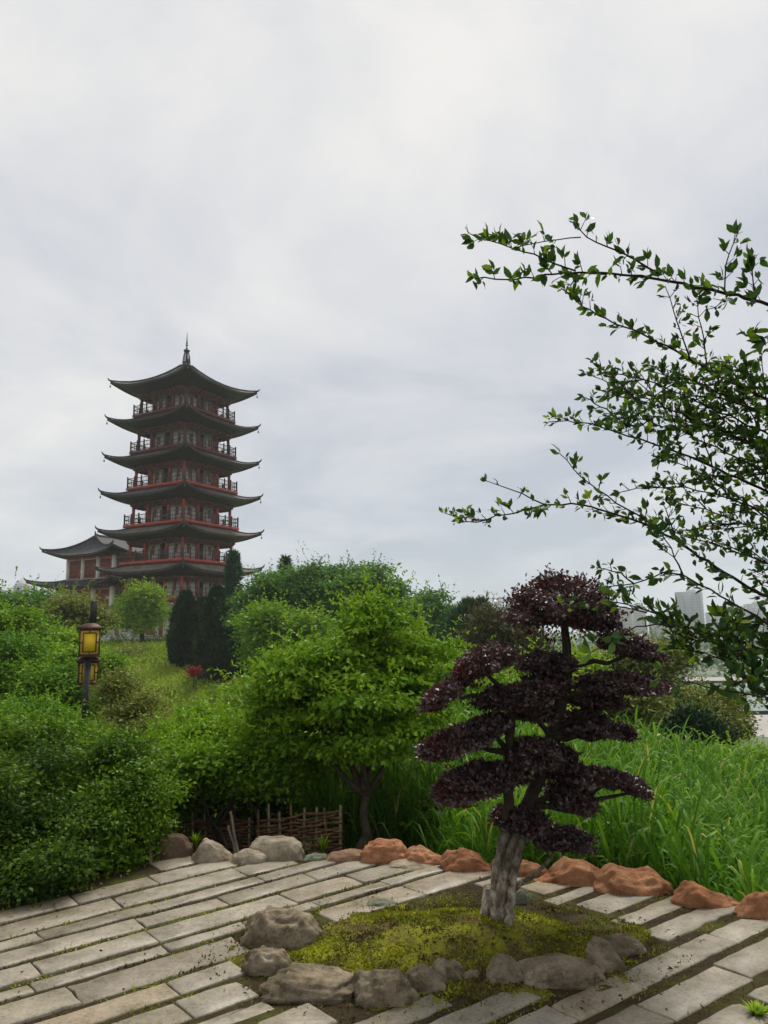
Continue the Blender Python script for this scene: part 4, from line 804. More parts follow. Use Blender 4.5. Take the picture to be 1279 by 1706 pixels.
# ------------------------------------------------------------------ overhanging tree on the right
OT = A([2.15, 2.7, 0.0]); root = empty('overhanging_tree', OT, 'tree reaching in from the right with thin dark-leaved branches against the sky', 'tree')
tb = MB(); lf = MB()
tb.tube([OT-A([0, 0, .1]), OT+A([.03, 0, .5]), OT+A([-.02, .02, 1.1]), OT+A([.05, .04, 1.7]), OT+A([.02, 0, 2.3]), OT+A([.10, .05, 2.9]), OT+A([.06, .12, 3.4])], [.075, .062, .055, .045, .03, .016, .006], 12, wob=.1)
tb.tube(limb_pts(OT+A([.04, .03, 1.5]), OT+A([.75, .1, 2.7]), 7, .06, .05), np.linspace(.035, .008, 7), 8)
tb.tube(limb_pts(OT+A([.02, .03, 1.9]), OT+A([.35, .6, 3.1]), 7, .06, .05), np.linspace(.03, .008, 7), 8)
hubs = [OT+A([-.02, .02, 1.1]), OT+A([.03, .03, 1.4]), OT+A([.05, .04, 1.7]), OT+A([.03, .02, 2.1])]
def a3(zx, zy, Y): return at(740+zx/2.373, 330+zy/2.373, Y)
def a4(zx, zy, Y): return at(740+zx/2.373, 730+zy/2.373, Y)
def rosette(p, d, n, ln):
    n = max(1, n); dd = A(d)*.8+rng.normal(size=(n, 3))*.75; dd[:, 2] += .15
    nr_ = rng.normal(size=(n, 3))*.8; nr_[:, 2] += .5
    s_ = .45+.62*rng.random(n)
    lf.leaves6(A(p)+rng.normal(size=(n, 3))*.004, dd, nr_, ln*s_, ln*.48*s_, np.clip(rng.random(n)*.88+(.12 if random.random() < .10 else 0), 0, 1))
def branch(pts, r0, r1, ln=.042, dens=1.0, hub=None, sub=0, sublen=.2, lead=0):
    sub = int(sub*1.7)
    pts = A(pts)
    if hub is not None: pts = np.concatenate([pts, [(pts[-1]*.5+hub*.5)+A([0, 0, -.03])], [hub]])
    seglen = np.r_[0, np.cumsum(np.linalg.norm(np.diff(pts, axis=0), axis=1))]; n = max(6, int(seglen[-1]/.03)); t = np.linspace(0, seglen[-1], n)
    q = np.stack([np.interp(t, seglen, pts[:, i]) for i in range(3)], 1)
    for _ in range(3): q[1:-1] = (q[:-2]+2*q[1:-1]+q[2:])/4
    q[1:-1] += rng.normal(size=(n-2, 3))*.0022
    tb.tube(q, np.linspace(r1, r0, n), 7, cap=False)
    tip = q[0]-q[1]; tip /= np.linalg.norm(tip); rosette(q[0], tip, 4, ln)
    for i in range(1, n-1):
        dirn = q[i-1]-q[i+1]; dirn /= np.linalg.norm(dirn)
        vis = t[i] < lead or lead == 0
        for _ in range(2):
            if random.random() < .97*dens:
                perp = np.cross(dirn, rng.normal(size=3)); perp /= np.linalg.norm(perp)+1e-9; perp[2] = perp[2]*.8+.3
                L_ = random.uniform(.006, .03); e = q[i]+(perp+dirn*.5)*L_
                tb.tube([q[i], e], [.0016, .001], 4, cap=False); rosette(e, perp+dirn*.6, random.randint(2, 5), ln)
    if sub:
        for _ in range(sub):
            i = random.randint(1, max(2, int(n*.75))); dirn = q[i-1]-q[i+1]; dirn /= np.linalg.norm(dirn)
            perp = np.cross(dirn, rng.normal(size=3)*A([.3, 1, .3])); perp /= np.linalg.norm(perp); L_ = sublen*random.uniform(.5, 1.1)
            e = q[i]+(dirn*.75+perp*.65)*L_; e[1] += random.uniform(-.12, .12)
            branch([e, (e+q[i])/2+A([0, 0, random.uniform(-.015, .02)]), q[i]], .0028, .0012, ln*.85, dens*.95)
Y1 = 2.15
branch([a3(120, 320, Y1), a3(330, 318, Y1), a3(520, 290, Y1), a3(760, 305, Y1), a3(900, 328, Y1+.03), a3(1100, 372, Y1+.06), a3(1279, 420, Y1+.1), a3(1420, 470, Y1+.15)], .010, .002, .045, .8, hubs[3])
branch([a3(100, 140, Y1), a3(200, 180, Y1), a3(330, 215, Y1), a3(430, 262, Y1), a3(520, 288, Y1)], .003, .0014, .048, .95)
branch([a3(520, 90, Y1), a3(535, 150, Y1), a3(620, 182, Y1), a3(740, 232, Y1), a3(845, 298, Y1)], .0035, .0016, .048, .9)
branch([a3(300, 190, Y1), a3(380, 175, Y1), a3(470, 155, Y1), a3(540, 155, Y1)], .002, .0014, .05, .55)
branch([a3(1160, 140, Y1), a3(1112, 230, Y1), a3(1108, 370, Y1+.05)], .0025, .0014, .05, .5)
branch([a3(1040, 440, Y1), a3(1075, 440, Y1), a3(1125, 380, Y1+.06)], .002, .0012, .045, .5)
branch([a3(1210, 240, Y1+.1), a3(1225, 320, Y1+.1), a3(1230, 405, Y1+.08)], .0028, .0014, .055, 1.0)
branch([a3(1190, 540, 2.1), a3(1279, 555, 2.1), a3(1400, 570, 2.15)], .004, .0016, .05, .8, hubs[2])
branch([a3(460, 355, 2.3), a3(540, 425, 2.3), a3(650, 490, 2.3), a3(770, 530, 2.3), a3(880, 585, 2.3), a3(1050, 682, 2.32), a3(1279, 800, 2.35), a3(1400, 850, 2.35)], .010, .0016, .038, 1.1, hubs[2], 8, .22)
branch([a3(410, 885, 2.35), a3(520, 880, 2.35), a3(650, 915, 2.35), a3(800, 962, 2.35), a3(950, 1012, 2.38), a3(1100, 1082, 2.4), a3(1279, 1160, 2.45)], .009, .0016, .038, .9, hubs[1], 5, .2)
branch([a3(620, 760, 2.4), a3(760, 775, 2.4), a3(900, 790, 2.4), a3(1080, 780, 2.4), a3(1279, 860, 2.4)], .007, .0016, .036, 1.0, hubs[2], 8, .22)
branch([a3(640, 690, 2.25), a3(760, 700, 2.25), a3(900, 760, 2.25), a3(1100, 850, 2.3), a3(1279, 930, 2.3)], .007, .0016, .036, .9, hubs[2], 8, .22)
branch([a3(630, 850, 2.5), a3(760, 845, 2.5), a3(900, 880, 2.5), a3(1100, 930, 2.5), a3(1279, 1000, 2.5)], .007, .0016, .038, 1.0, hubs[1], 8, .22)
branch([a3(1180, 640, 2.2), a3(1200, 720, 2.2), a3(1279, 800, 2.2)], .004, .0016, .04, 1.0, hubs[2], 3, .15)
branch([a3(900, 870, 2.3), a3(1050, 905, 2.3), a3(1279, 960, 2.3)], .005, .0016, .045, 1.0, hubs[1], 6, .2)
Yb = 2.3
branch([a4(50, 335, Yb), a4(150, 332, Yb), a4(280, 288, Yb), a4(400, 265, Yb), a4(540, 262, Yb), a4(680, 300, Yb), a4(830, 352, Yb), a4(920, 402, Yb), a4(1050, 500, Yb), a4(1170, 572, Yb), a4(1279, 628, Yb+.05)], .009, .0016, .036, 1.0, hubs[1], 3, .14)
branch([a4(165, 168, Yb), a4(250, 200, Yb), a4(330, 220, Yb), a4(395, 262, Yb)], .0025, .0012, .034, .8)
branch([a4(455, 60, Yb), a4(520, 140, Yb), a4(620, 210, Yb), a4(740, 290, Yb), a4(830, 350, Yb)], .003, .0014, .038, .9)
branch([a4(690, 215, Yb), a4(760, 198, Yb), a4(870, 190, Yb), a4(1000, 205, Yb), a4(1140, 240, Yb+.05), a4(1279, 300, Yb+.1)], .006, .0014, .034, .8, hubs[1], 4, .16)
branch([a4(800, 340, 2.4), a4(960, 388, 2.4), a4(1100, 432, 2.4), a4(1279, 492, 2.4)], .007, .0016, .038, .9, hubs[1], 4, .18)
branch([a4(860, 240, 2.5), a4(960, 260, 2.5), a4(1100, 300, 2.5), a4(1279, 380, 2.5)], .006, .0016, .036, .9, hubs[1], 6, .2)
branch([a4(630, 590, 2.2), a4(740, 580, 2.2), a4(840, 540, 2.2), a4(900, 516, 2.2), a4(980, 560, 2.2), a4(1060, 612, 2.2), a4(1200, 682, 2.2), a4(1279, 735, 2.2)], .007, .0016, .04, .7, hubs[0], 3, .14)
branch([a4(645, 645, 2.15), a4(720, 650, 2.15), a4(850, 700, 2.15), a4(930, 742, 2.15), a4(1050, 770, 2.15), a4(1279, 835, 2.2)], .008, .0016, .042, 1.0, hubs[0], 6, .16)
branch([a4(470, 645, 2.1), a4(550, 655, 2.1), a4(620, 668, 2.1), a4(700, 660, 2.1), a4(800, 690, 2.12)], .0022, .0012, .034, .7)
branch([a4(575, 850, 2.0), a4(640, 825, 2.0), a4(700, 770, 2.0), a4(780, 735, 2.05), a4(930, 742, 2.12)], .0024, .0012, .05, .35)
branch([a4(850, 955, 2.1), a4(960, 962, 2.1), a4(1100, 1000, 2.1), a4(1279, 1022, 2.1)], .006, .0014, .045, .25, hubs[0], 2, .12)
branch([a4(900, 830, 2.2), a4(1040, 850, 2.2), a4(1160, 900, 2.2), a4(1279, 950, 2.2)], .006, .0016, .046, 1.0, hubs[0], 6, .16)
branch([a4(1080, 690, 2.3), a4(1180, 730, 2.3), a4(1279, 790, 2.3)], .005, .0016, .046, 1.0, hubs[0], 5, .16)
branch([a4(1150, 930, 2.15), a4(1210, 965, 2.15), a4(1290, 1000, 2.15)], .004, .0016, .05, .9, hubs[0], 4, .12)
for (x0, y0, x1, y1, Y_, h_) in ((1010, 655, 1300, 760, 2.25, 2), (1040, 690, 1300, 800, 2.4, 2), (1090, 620, 1300, 700, 2.3, 2), (1100, 760, 1300, 880, 2.4, 1), (1120, 1060, 1300, 1110, 2.2, 0)):
    branch([at(x0, y0, Y_), at(x0*.66+x1*.34, y0*.72+y1*.28-6, Y_), at(x0*.33+x1*.67, y0*.4+y1*.6, Y_+.03), at(x1, y1, Y_+.05)], .006, .0016, .036, 1.0, hubs[h_], 6, .18)
for q in range(16):
    e = OT+A([random.uniform(.25, 1.3), random.uniform(-.4, .9), random.uniform(1.6, 3.5)]); h_ = OT+A([random.uniform(.05, .5), .1, min(e[2], random.uniform(1.5, 2.9))])
    branch([e, e*.6+h_*.4+A([0, 0, .06]), h_], .007, .0016, .042, 1.0, None, 5, .3)
tb.build('trunk', 'bark_dark', root, OT, smooth=True); lf.build('crown', 'leaf_overhang', root, OT)

# ------------------------------------------------------------------ lantern lamp
LY = 16.0
lp = at(147, 1250, LY); lp[2] = Hs(lp[0], LY); ltop = at(154.5, 1003, LY)
zU0, zU1 = at(150, 1093, LY)[2], at(150, 1047, LY)[2]; zL0, zL1 = at(150, 1142, LY)[2], at(150, 1101, LY)[2]
lx = at(149.5, 1070, LY)[0]
root = empty('lantern_lamp', lp, 'dark garden lamp post with two stacked yellow lantern boxes, rising from the shrubs', 'lamp', rz=math.atan2(-lp[0], LY))
m = MB(); m.tube([A([lx-.03, LY, lp[2]-.2]), A([lx-.02, LY, zU0])], .068, 14); m.build('post', 'lamp_metal', root, lp, smooth=False)
m = MB(); m.box([lx+.05, LY+.14, (zU1+ltop[2])/2+.06], [.135, .135, ltop[2]-zU1-.12], ch=.01); m.box([lx+.05, LY+.14, ltop[2]+.005], [.12, .12, .03]); m.build('post_top', 'lamp_metal', root, lp)
m = MB(); m.box([lx, LY, .2], [.17, .17, .04]); 
def lantern(cx, cy, z0, z1, wd):
    h = z1-z0; s = MB(); s.box([cx, cy, (z0+z1)/2], [wd*.92, wd*.92, h*.98]); body = s.build('lantern', 'lamp_panel_pale', root, lp)
    fr = MB(); e = wd/2; b = .026
    for sx in (-1, 1):
        for sy in (-1, 1): fr.box([cx+sx*(e-b/2), cy+sy*(e-b/2), (z0+z1)/2], [b, b, h])
    for z in (z0+b/2, z1-b/2):
        for s_ in (-1, 1): fr.box([cx, cy+s_*(e-b/2-.001), z], [wd-2*b, b, b]); fr.box([cx+s_*(e-b/2-.001), cy, z], [b, wd-2*b, b])
    iw, ih, t = wd*.62, h*.72, .020
    for s_ in (-1, 1):
        for ax in (0, 1):
            def bx(du, dz, su, sz):
                c = [cx+du, cy+s_*(e-.008), (z0+z1)/2+dz] if ax == 0 else [cx+s_*(e-.008), cy+du, (z0+z1)/2+dz]
                fr.box(c, [su, .018, sz] if ax == 0 else [.018, su, sz])
            for q in (-1, 1):
                bx(q*iw/2, 0, t, ih); bx(0, q*ih/2, iw-t-.002, t); bx(q*(iw/2+(e-b-iw/2)/2+t/4), 0, e-b-iw/2-t/2, t); bx(0, q*(ih/2+(h/2-b-ih/2)/2+t/4), t, h/2-b-ih/2-t/2)
    fr.build('frame', 'lamp_frame', body, lp)
    pn = MB()
    for s_ in (-1, 1): pn.box([cx, cy+s_*(wd*.46+.004), (z0+z1)/2], [iw-t, .006, ih-t]); pn.box([cx+s_*(wd*.46+.004), cy, (z0+z1)/2], [.006, iw-t, ih-t])
    pn.build('panel', 'lamp_panel', body, lp)
    rf = MB(); e2 = wd/2+.05
    P = [[cx-e2, cy-e2, z1+.004], [cx+e2, cy-e2, z1+.004], [cx+e2, cy+e2, z1+.004], [cx-e2, cy+e2, z1+.004]]; P += [[p[0], p[1], z1+.04] for p in P]; P += [[cx+sx*.1, cy+sy*.1, z1+.13] for sx, sy in ((-1, -1), (1, -1), (1, 1), (-1, 1))]
    q = [[3, 2, 1, 0], [8, 9, 10, 11]]+[[b_+i, b_+(i+1) % 4, b_+4+(i+1) % 4, b_+4+i] for b_ in (0, 4) for i in range(4)]
    rf.add(P, q); rf.build('lantern_roof', 'lamp_frame', body, lp)
    bs = MB(); bs.box([cx, cy, z0-.018], [wd+.03, wd+.03, .03]); bs.build('lantern_base', 'lamp_frame', body, lp)
lantern(lx, LY, zU0+.02, zU1-.02, .42)
lantern(lx+.0, LY+.36, zL0+.03, zL1-.03, .41)
for z_ in (zL1+.08, zL0-.02): m = MB(); m.box([lx, LY+.12, z_], [.06, .2, .05]); m.build('bracket', 'lamp_metal', root, lp)

# ------------------------------------------------------------------ pagoda
def roof_surface(ax, ay, ix, iy, zin, zeave, lift, ext=.055, nt_=9, ribs=.42, curve=1.5, rib_h=.085, down=0.0):
    """four curved sides with upturned corners; returns list of grids"""
    out = []
    for side in range(4):
        hl, ho = (ax, ay) if side % 2 == 0 else (ay, ax); il, io = (ix, iy) if side % 2 == 0 else (iy, ix)
        nr_ = max(6, int(2*hl/ribs)); ns = nr_*4+1; s = np.linspace(-1, 1, ns); t = np.linspace(0, 1, nt_)
        S, T = np.meshgrid(s, t); e = 1+ext*np.abs(S)**4*T
        l = S*(il+(hl-il)*T)*e; o = (io+(ho-io)*T)*e
        z = zin+(zeave-zin)*(1-(1-T)**curve)+lift*np.abs(S)**3.2*T**1.6+rib_h*np.maximum(0, np.cos((S+1)*math.pi*nr_))-down
        a = side*math.pi/2
        out.append(np.stack([l*math.cos(a)+o*math.sin(a), l*math.sin(a)-o*math.cos(a), z], -1))
    return out
def roof_part(parent, ax, ay, ix, iy, zin, zeave, lift, tile, col_x, col_y, zc, ext=.055, curve=1.5, bells=True, nm='roof'):
    m = MB()
    G = roof_surface(ax, ay, ix, iy, zin, zeave, lift, ext, curve=curve)
    for P in G: m.grid(P)
    ro = m.build(nm, tile, parent)
    # eave fascia and soffit
    f = MB()
    Gs = roof_surface(ax, ay, ix, iy, zin, zeave, lift, ext, curve=curve, rib_h=0)
    for side, P in enumerate(Gs):
        e = P[-1]; e2 = e-A([0, 0, .28]); f.grid(np.stack([e-A([0, 0, .004]), e2]))
        ins = e*A([.93, .93, 1])-A([0, 0, .26]); f.grid(np.stack([e2, ins]))
        s = np.linspace(-1, 1, len(e)); a = side*math.pi/2; hl, ho = (col_x, col_y) if side % 2 == 0 else (col_y, col_x)
        inn = np.stack([s*hl*math.cos(a)+ho*math.sin(a), s*hl*math.sin(a)-ho*math.cos(a), np.full(len(e), zc)], -1); f.grid(np.stack([ins, (ins*.5+inn*.5)+A([0, 0, .12]), inn]))
    f.build('soffit', 'dark_wood', ro)
    # hip ridges with upturned ends
    for side, P in enumerate(Gs):
        h = P[:, -1].copy(); h[:, 2] += .10; d = h[-1]-h[-2]; d /= np.linalg.norm(d)
        h = np.concatenate([h, [h[-1]+d*.22+A([0, 0, .12]), h[-1]+d*.34+A([0, 0, .36])]])
        r = MB(); r.tube(h, np.r_[np.full(len(h)-3, .15), .13, .10, .03], 7); r.build('hip_ridge', 'roof_ridge', ro)
        if bells:
            b_ = P[-1, -1]-A([0, 0, .35]); t_ = MB(); t_.tube([b_+A([0, 0, .1]), b_-A([0, 0, .12]), b_-A([0, 0, .17]), b_-A([0, 0, .34]), b_-A([0, 0, .40])], [.015, .015, .06, .09, .12], 8); t_.build('bell', 'metal_dark', ro)
    # bracket blocks under the eave
    bk = MB(); cols = []
    for side in range(4):
        a = side*math.pi/2; hl, ho = (col_x, col_y) if side % 2 == 0 else (col_y, col_x); n = max(5, int(2*hl/.62))
        for i in range(n):
            for f0, out in ((.02, 0), (.24, 0), (.26, 1), (.74, 1), (.76, 0), (.98, 0)):
                l = -hl+2*hl*(i+f0)/n; col_ = []
                for z, o1 in ((-.52, 0), (-.52, .22), (-.34, .22), (-.34, .50), (-.15, .50), (-.15, .80), (.06, .80), (.06, 0)):
                    o = ho+.02+(o1 if out else min(o1, .06)); l2 = l*(o/ho if abs(f0-.5) > .47 and i in (0, n-1) else 1); col_.append([l2*math.cos(a)+o*math.sin(a), l2*math.sin(a)-o*math.cos(a), zc+z])
                cols.append(col_)
    bk.grid(np.swapaxes(A(cols), 0, 1), closed=True)
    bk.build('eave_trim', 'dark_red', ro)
    return ro
pr = math.atan2(-PAG[1], -PAG[0])+math.pi/4+R(1.0)
pz = Hs(*PAG)
pag = empty('pagoda', (PAG[0], PAG[1], 0), 'tall dark six-tiered pagoda with upturned eaves and a thin spire', 'pagoda', rz=pr)
floors = [5.6, 10.15, 14.75, 19.45, 24.05, 28.85]
balc = [5.45, 5.2, 5.0, 4.85, 4.70, 4.55]
tips = [10.05, 9.95, 9.8, 9.55, 9.4, 9.2]     # half diagonal at the eave tips above that floor
def ring4(m, hw, z0, z1, th):
    for i in range(4):
        a = i*math.pi/2; o = hw-th/2; ln = 2*hw if i % 2 == 0 else 2*hw-2*th
        m.box([o*math.sin(a), -o*math.cos(a), (z0+z1)/2], [ln, th, z1-z0], a)
for k, zf in enumerate(floors):
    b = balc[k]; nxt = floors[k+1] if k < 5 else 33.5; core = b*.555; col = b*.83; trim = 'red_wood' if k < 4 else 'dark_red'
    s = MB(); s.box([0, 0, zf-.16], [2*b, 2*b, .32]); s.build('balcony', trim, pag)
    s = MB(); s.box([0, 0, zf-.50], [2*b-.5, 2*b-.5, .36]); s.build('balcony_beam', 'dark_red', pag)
    zc = nxt-2.10 if k < 5 else 31.35
    wl = MB(); wl.box([0, 0, (zf+zc+.3)/2], [2*core, 2*core, zc+.3-zf]); wall = wl.build('wall', 'plaster', pag)
    for i in range(4):
        a = i*math.pi/2; P = lambda l, o, z: [l*math.cos(a)+o*math.sin(a), l*math.sin(a)-o*math.cos(a), z]
        dw = MB(); dw.box(P(0, core+.012, zf+1.15), [1.15, .06, 2.3], a); d_ = dw.build('door', 'window_dark', wall)
        df = MB()
        for q in (-1, 1): df.box(P(q*.64, core+.03, zf+1.2), [.13, .10, 2.4], a)
        df.box(P(0, core+.03, zf+2.34), [1.15, .10, .12], a); df.box(P(0, core+.05, zf+1.15), [.06, .05, 2.2], a); df.build('door_frame', 'lattice', d_)
        for q in (-1, 1):
            wn = MB(); wn.box(P(q*core*.66, core+.015, zf+1.5), [.42, .05, 1.0], a); wn.build('window', 'lattice', wall)
        cp = MB(); x, y = P(core, core, 0)[:2]; cp.tube([[x, y, zf], [x, y, zc+.2]], .2, 10); cp.build('column', 'red_wood', pag)
        for l in (-1, -.42, .42):
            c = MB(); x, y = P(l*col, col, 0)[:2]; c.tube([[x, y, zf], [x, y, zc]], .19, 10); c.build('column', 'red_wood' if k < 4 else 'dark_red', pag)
        bm = MB(); bm.box(P(0, col, zc-.28), [2*col-.4, .2, .42], a); bm.build('lintel', 'dark_red', pag)
        rl = MB(); e = b-.12; n = 9
        for z in (1.12, .62, .14): rl.box(P(0, e, zf+z), [2*e-.16, .07, .07], a)
        for j in range(n*4): rl.box(P(-e+2*e*(j+.5)/(n*4), e, zf+.62), [.035, .035, .92], a)
        for j in range(n-1 if True else n): rl.box(P(-e+2*e*j/(n-1), e, zf+.68) if j else P(-e, e, zf+.68), [.13, .13, 1.36], a)
        rl.build('railing', 'rail_wood', pag)
    if k < 5: roof_part(pag, tips[k]/1.4142/1.055, tips[k]/1.4142/1.055, balc[k+1]-.25, balc[k+1]-.25, nxt-.56, nxt-1.42, .80, 'roof_tile' if k > 1 else 'roof_tile_moss', col, col, zc)
    else: roof_part(pag, tips[k]/1.4142/1.055, tips[k]/1.4142/1.055, .45, .45, 35.9, 32.2, .85, 'roof_tile', col, col, zc, curve=1.75)
# ground storey under the lowest balcony
s = MB(); s.box([0, 0, 2.5], [10.2, 10.2, 4.4]); wall = s.build('wall', 'plaster', pag)
for i in range(4):
    a = i*math.pi/2; P = lambda l, o, z: [l*math.cos(a)+o*math.sin(a), l*math.sin(a)-o*math.cos(a), z]
    for l in (-1, -.4, .4): c = MB(); x, y = P(l*5.15, 5.15, 0)[:2]; c.tube([[x, y, .3], [x, y, 4.6]], .26, 10); c.build('column', 'red_wood', pag)
    d = MB(); d.box(P(0, 5.13, 1.9), [2.2, .1, 3.0], a); d.build('door', 'lattice', wall)
roof_part(pag, 7.0, 7.0, 5.3, 5.3, 5.0, 3.7, 1.0, 'roof_tile_moss', 5.2, 5.2, 4.2)
s = MB(); s.box([0, 0, -.3], [17, 17, 1.4]); s.build('plinth', 'stone_pale', pag)
for i in range(4):
    a = i*math.pi/2; P = lambda l, o, z: [l*math.cos(a)+o*math.sin(a), l*math.sin(a)-o*math.cos(a), z]
    s = MB(); s.box(P(0, 8.25, .95), [16.2, .12, .42], a); s.box(P(0, 8.25, 1.27), [16.2, .18, .12], a); s.box(P(0, 8.25, .56), [16.2, .2, .3], a)
    for j in range(10): s.box(P(-8.2+16.4*j/9 if j else -8.25, 8.25, .98), [.22, .24, 1.1], a)
    s.build('balustrade', 'stone_pale', pag)
fi = MB(); z0 = 35.75
prof = [(0, .75), (.25, .62), (.5, .45), (.62, .55)]
fi.tube([[0, 0, z0+p[0]] for p in prof], [p[1] for p in prof], 12)
for j in range(10): a = j*.628; fi.tube([[math.cos(a)*.5, math.sin(a)*.5, z0+.5], [math.cos(a)*.42, math.sin(a)*.42, z0+1.4], [math.cos(a)*.26, math.sin(a)*.26, z0+2.1]], .035, 5)
for j in range(7): z = z0+.7+j*.22; a = np.linspace(0, 2*math.pi, 17); rr2 = np.interp(z, [z0+.5, z0+1.4, z0+2.1], [.5, .42, .26]); fi.tube(np.stack([np.cos(a)*rr2, np.sin(a)*rr2, np.full(17, z)], 1), .03, 5, cap=False)
fi.tube([[0, 0, z0+2.05], [0, 0, z0+2.2], [0, 0, z0+2.32], [0, 0, z0+2.4]], [.26, .42, .40, .14], 12)
for z, r0 in ((2.6, .16), (3.0, .2), (3.3, .15), (3.55, .1)): fi.tube([[0, 0, z0+z-.13], [0, 0, z0+z], [0, 0, z0+z+.13]], [.05, r0, .05], 10)
fi.tube([[0, 0, z0+.3], [0, 0, z0+3.6], [0, 0, z0+4.75]], [.09, .07, .03], 8); fi.build('finial', 'metal_dark', pag)

# hall behind and left of the pagoda
ex = A([math.cos(pr), math.sin(pr)]); ey = A([-ex[1], ex[0]])
nc = at(190, 930, 100)[:2]; hx, hy = 4.6, 6.5
hc = nc-ex*hx+ey*hy
hall = empty('temple_hall', (hc[0], hc[1], 0), 'two-tiered dark roofed hall with white walls and red lattice windows beside the pagoda', 'hall', rz=pr)
zUe = at(150, 927, 101)[2]; zR = at(165, 896, 104)[2]; zW0 = at(115, 968, 103)[2]; zLe = at(120, 980, 103)[2]
gz0 = -1.0
s = MB(); s.box([0, 0, (zW0-.6+zUe+.4)/2], [2*hx, 2*hy, zUe+1.0-zW0]); uw = s.build('upper_wall', 'plaster', hall)
s = MB(); s.box([0, 0, (gz0+zLe)/2], [2*hx+1.8, 2*hy+1.8, zLe-gz0]); lw_ = s.build('lower_wall', 'plaster', hall)
roof_part(hall, hx+2.1, hy+2.1, .2, hy-.6, zR, zUe+.25, 1.0, 'roof_ridge', hx+.1, hy+.1, zUe+.55, bells=False, curve=1.7)
roof_part(hall, hx+3.3, hy+3.3, hx+.1, hy+.1, zW0+.1, zLe+.1, 1.0, 'roof_ridge', hx+1.0, hy+1.0, zLe+.35, bells=False)
s = MB(); s.tube([[0, -hy+.5, zR+.8], [0, -hy+.6, zR+.25], [0, -hy+1.6, zR+.15], [0, hy-1.6, zR+.15], [0, hy-.6, zR+.25], [0, hy-.5, zR+.8]], [.06, .2, .22, .22, .2, .06], 8); s.build('roof_ridge', 'roof_ridge', hall)
for i in range(4):
    a = i*math.pi/2; hl, ho = (hx, hy) if i % 2 == 0 else (hy, hx)
    P = lambda l, o, z: [l*math.cos(a)+o*math.sin(a), l*math.sin(a)-o*math.cos(a), z]
    n = 3 if i % 2 == 0 else 4
    for (wl_, zz0, zz1, hl_, ho_) in ((uw, zW0+.45, zUe-.45, hl, ho), (lw_, zLe-2.6, zLe-.55, hl+.9, ho+.9)):
        for j in range(n):
            l = -hl_+2*hl_*(j+.5)/n; wd = 2*hl_/n*.60
            s = MB(); s.box(P(l, ho_+.03, (zz0+zz1)/2), [wd, .08, zz1-zz0], a); wi = s.build('window', 'dark_red', wl_)
            f = MB(); 
            for q in (-1, 1): f.box(P(l+q*(wd/2+.08), ho_+.06, (zz0+zz1)/2), [.16, .16, zz1-zz0+.3], a); f.box(P(l, ho_+.06, (zz0+zz1)/2+q*((zz1-zz0)/2+.08)), [wd, .16, .16], a)
            for q in np.linspace(-.5, .5, 9)[1:-1]: f.box(P(l+q*wd, ho_+.09, (zz0+zz1)/2), [.10, .06, zz1-zz0-.02], a)
            for q in (-.3, 0.25): f.box(P(l, ho_+.1, (zz0+zz1)/2+q*(zz1-zz0)), [wd-.02, .06, .10], a)
            f.build('window_frame', 'lattice', wi)
        for j in range(n+1):
            l = -hl_+2*hl_*j/n; c = MB(); x, y = P(l if 0 < j < n else l*(1-.0), ho_+.04, 0)[:2]; c.tube([[x, y, zz0-.8], [x, y, zz1+.5]], .24, 8); c.build('pier', 'white_trim', hall)
        s = MB(); s.box(P(0, ho_+.05, zz1+.42), [2*hl_, .2, .36], a); s.build('lintel', 'red_wood', hall)
        rb = MB()
        for j in range(n*5): rb.tube([P(-hl_+2*hl_*(j+.5)/(n*5), ho_+.2, zz1+.75), P(-hl_+2*hl_*(j+.5)/(n*5), ho_+.55, zz1+.82)], .13, 7)
        rb.build('rafter_end', 'white_trim', hall)
s = MB(); s.box([0, 0, gz0-.2], [2*hx+6, 2*hy+6, 1.0]); s.build('plinth', 'stone_pale', hall)

# ------------------------------------------------------------------ plain, pond, plaza, city
def patch(name, pts, z, material):
    m = MB(); n = len(pts); c = A(pts).mean(0); v = [[p[0], p[1], z] for p in pts]+[[c[0], c[1], z]]
    m.add(v, t=[[n, i, (i+1) % n] for i in range(n)]); o = m.build(name, material); tag(o, kind='structure'); return o
pz_ = -14.4
patch('plaza', [at(1225, 1245, z=pz_)[:2], at(1420, 1260, z=pz_)[:2], at(1420, 1190, z=pz_)[:2], at(1200, 1195, z=pz_)[:2]], pz_+.25, 'plaza')
patch('pond', [at(1180, 1188, z=pz_)[:2], at(1450, 1185, z=pz_)[:2], at(1450, 1138, z=pz_)[:2], at(1190, 1140, z=pz_)[:2]], pz_+.30, 'water')
patch('path', [at(1100, 1137, z=pz_)[:2], at(1480, 1134, z=pz_)[:2], at(1480, 1127, z=pz_)[:2], at(1090, 1131, z=pz_)[:2]], pz_+.35, 'plaza')
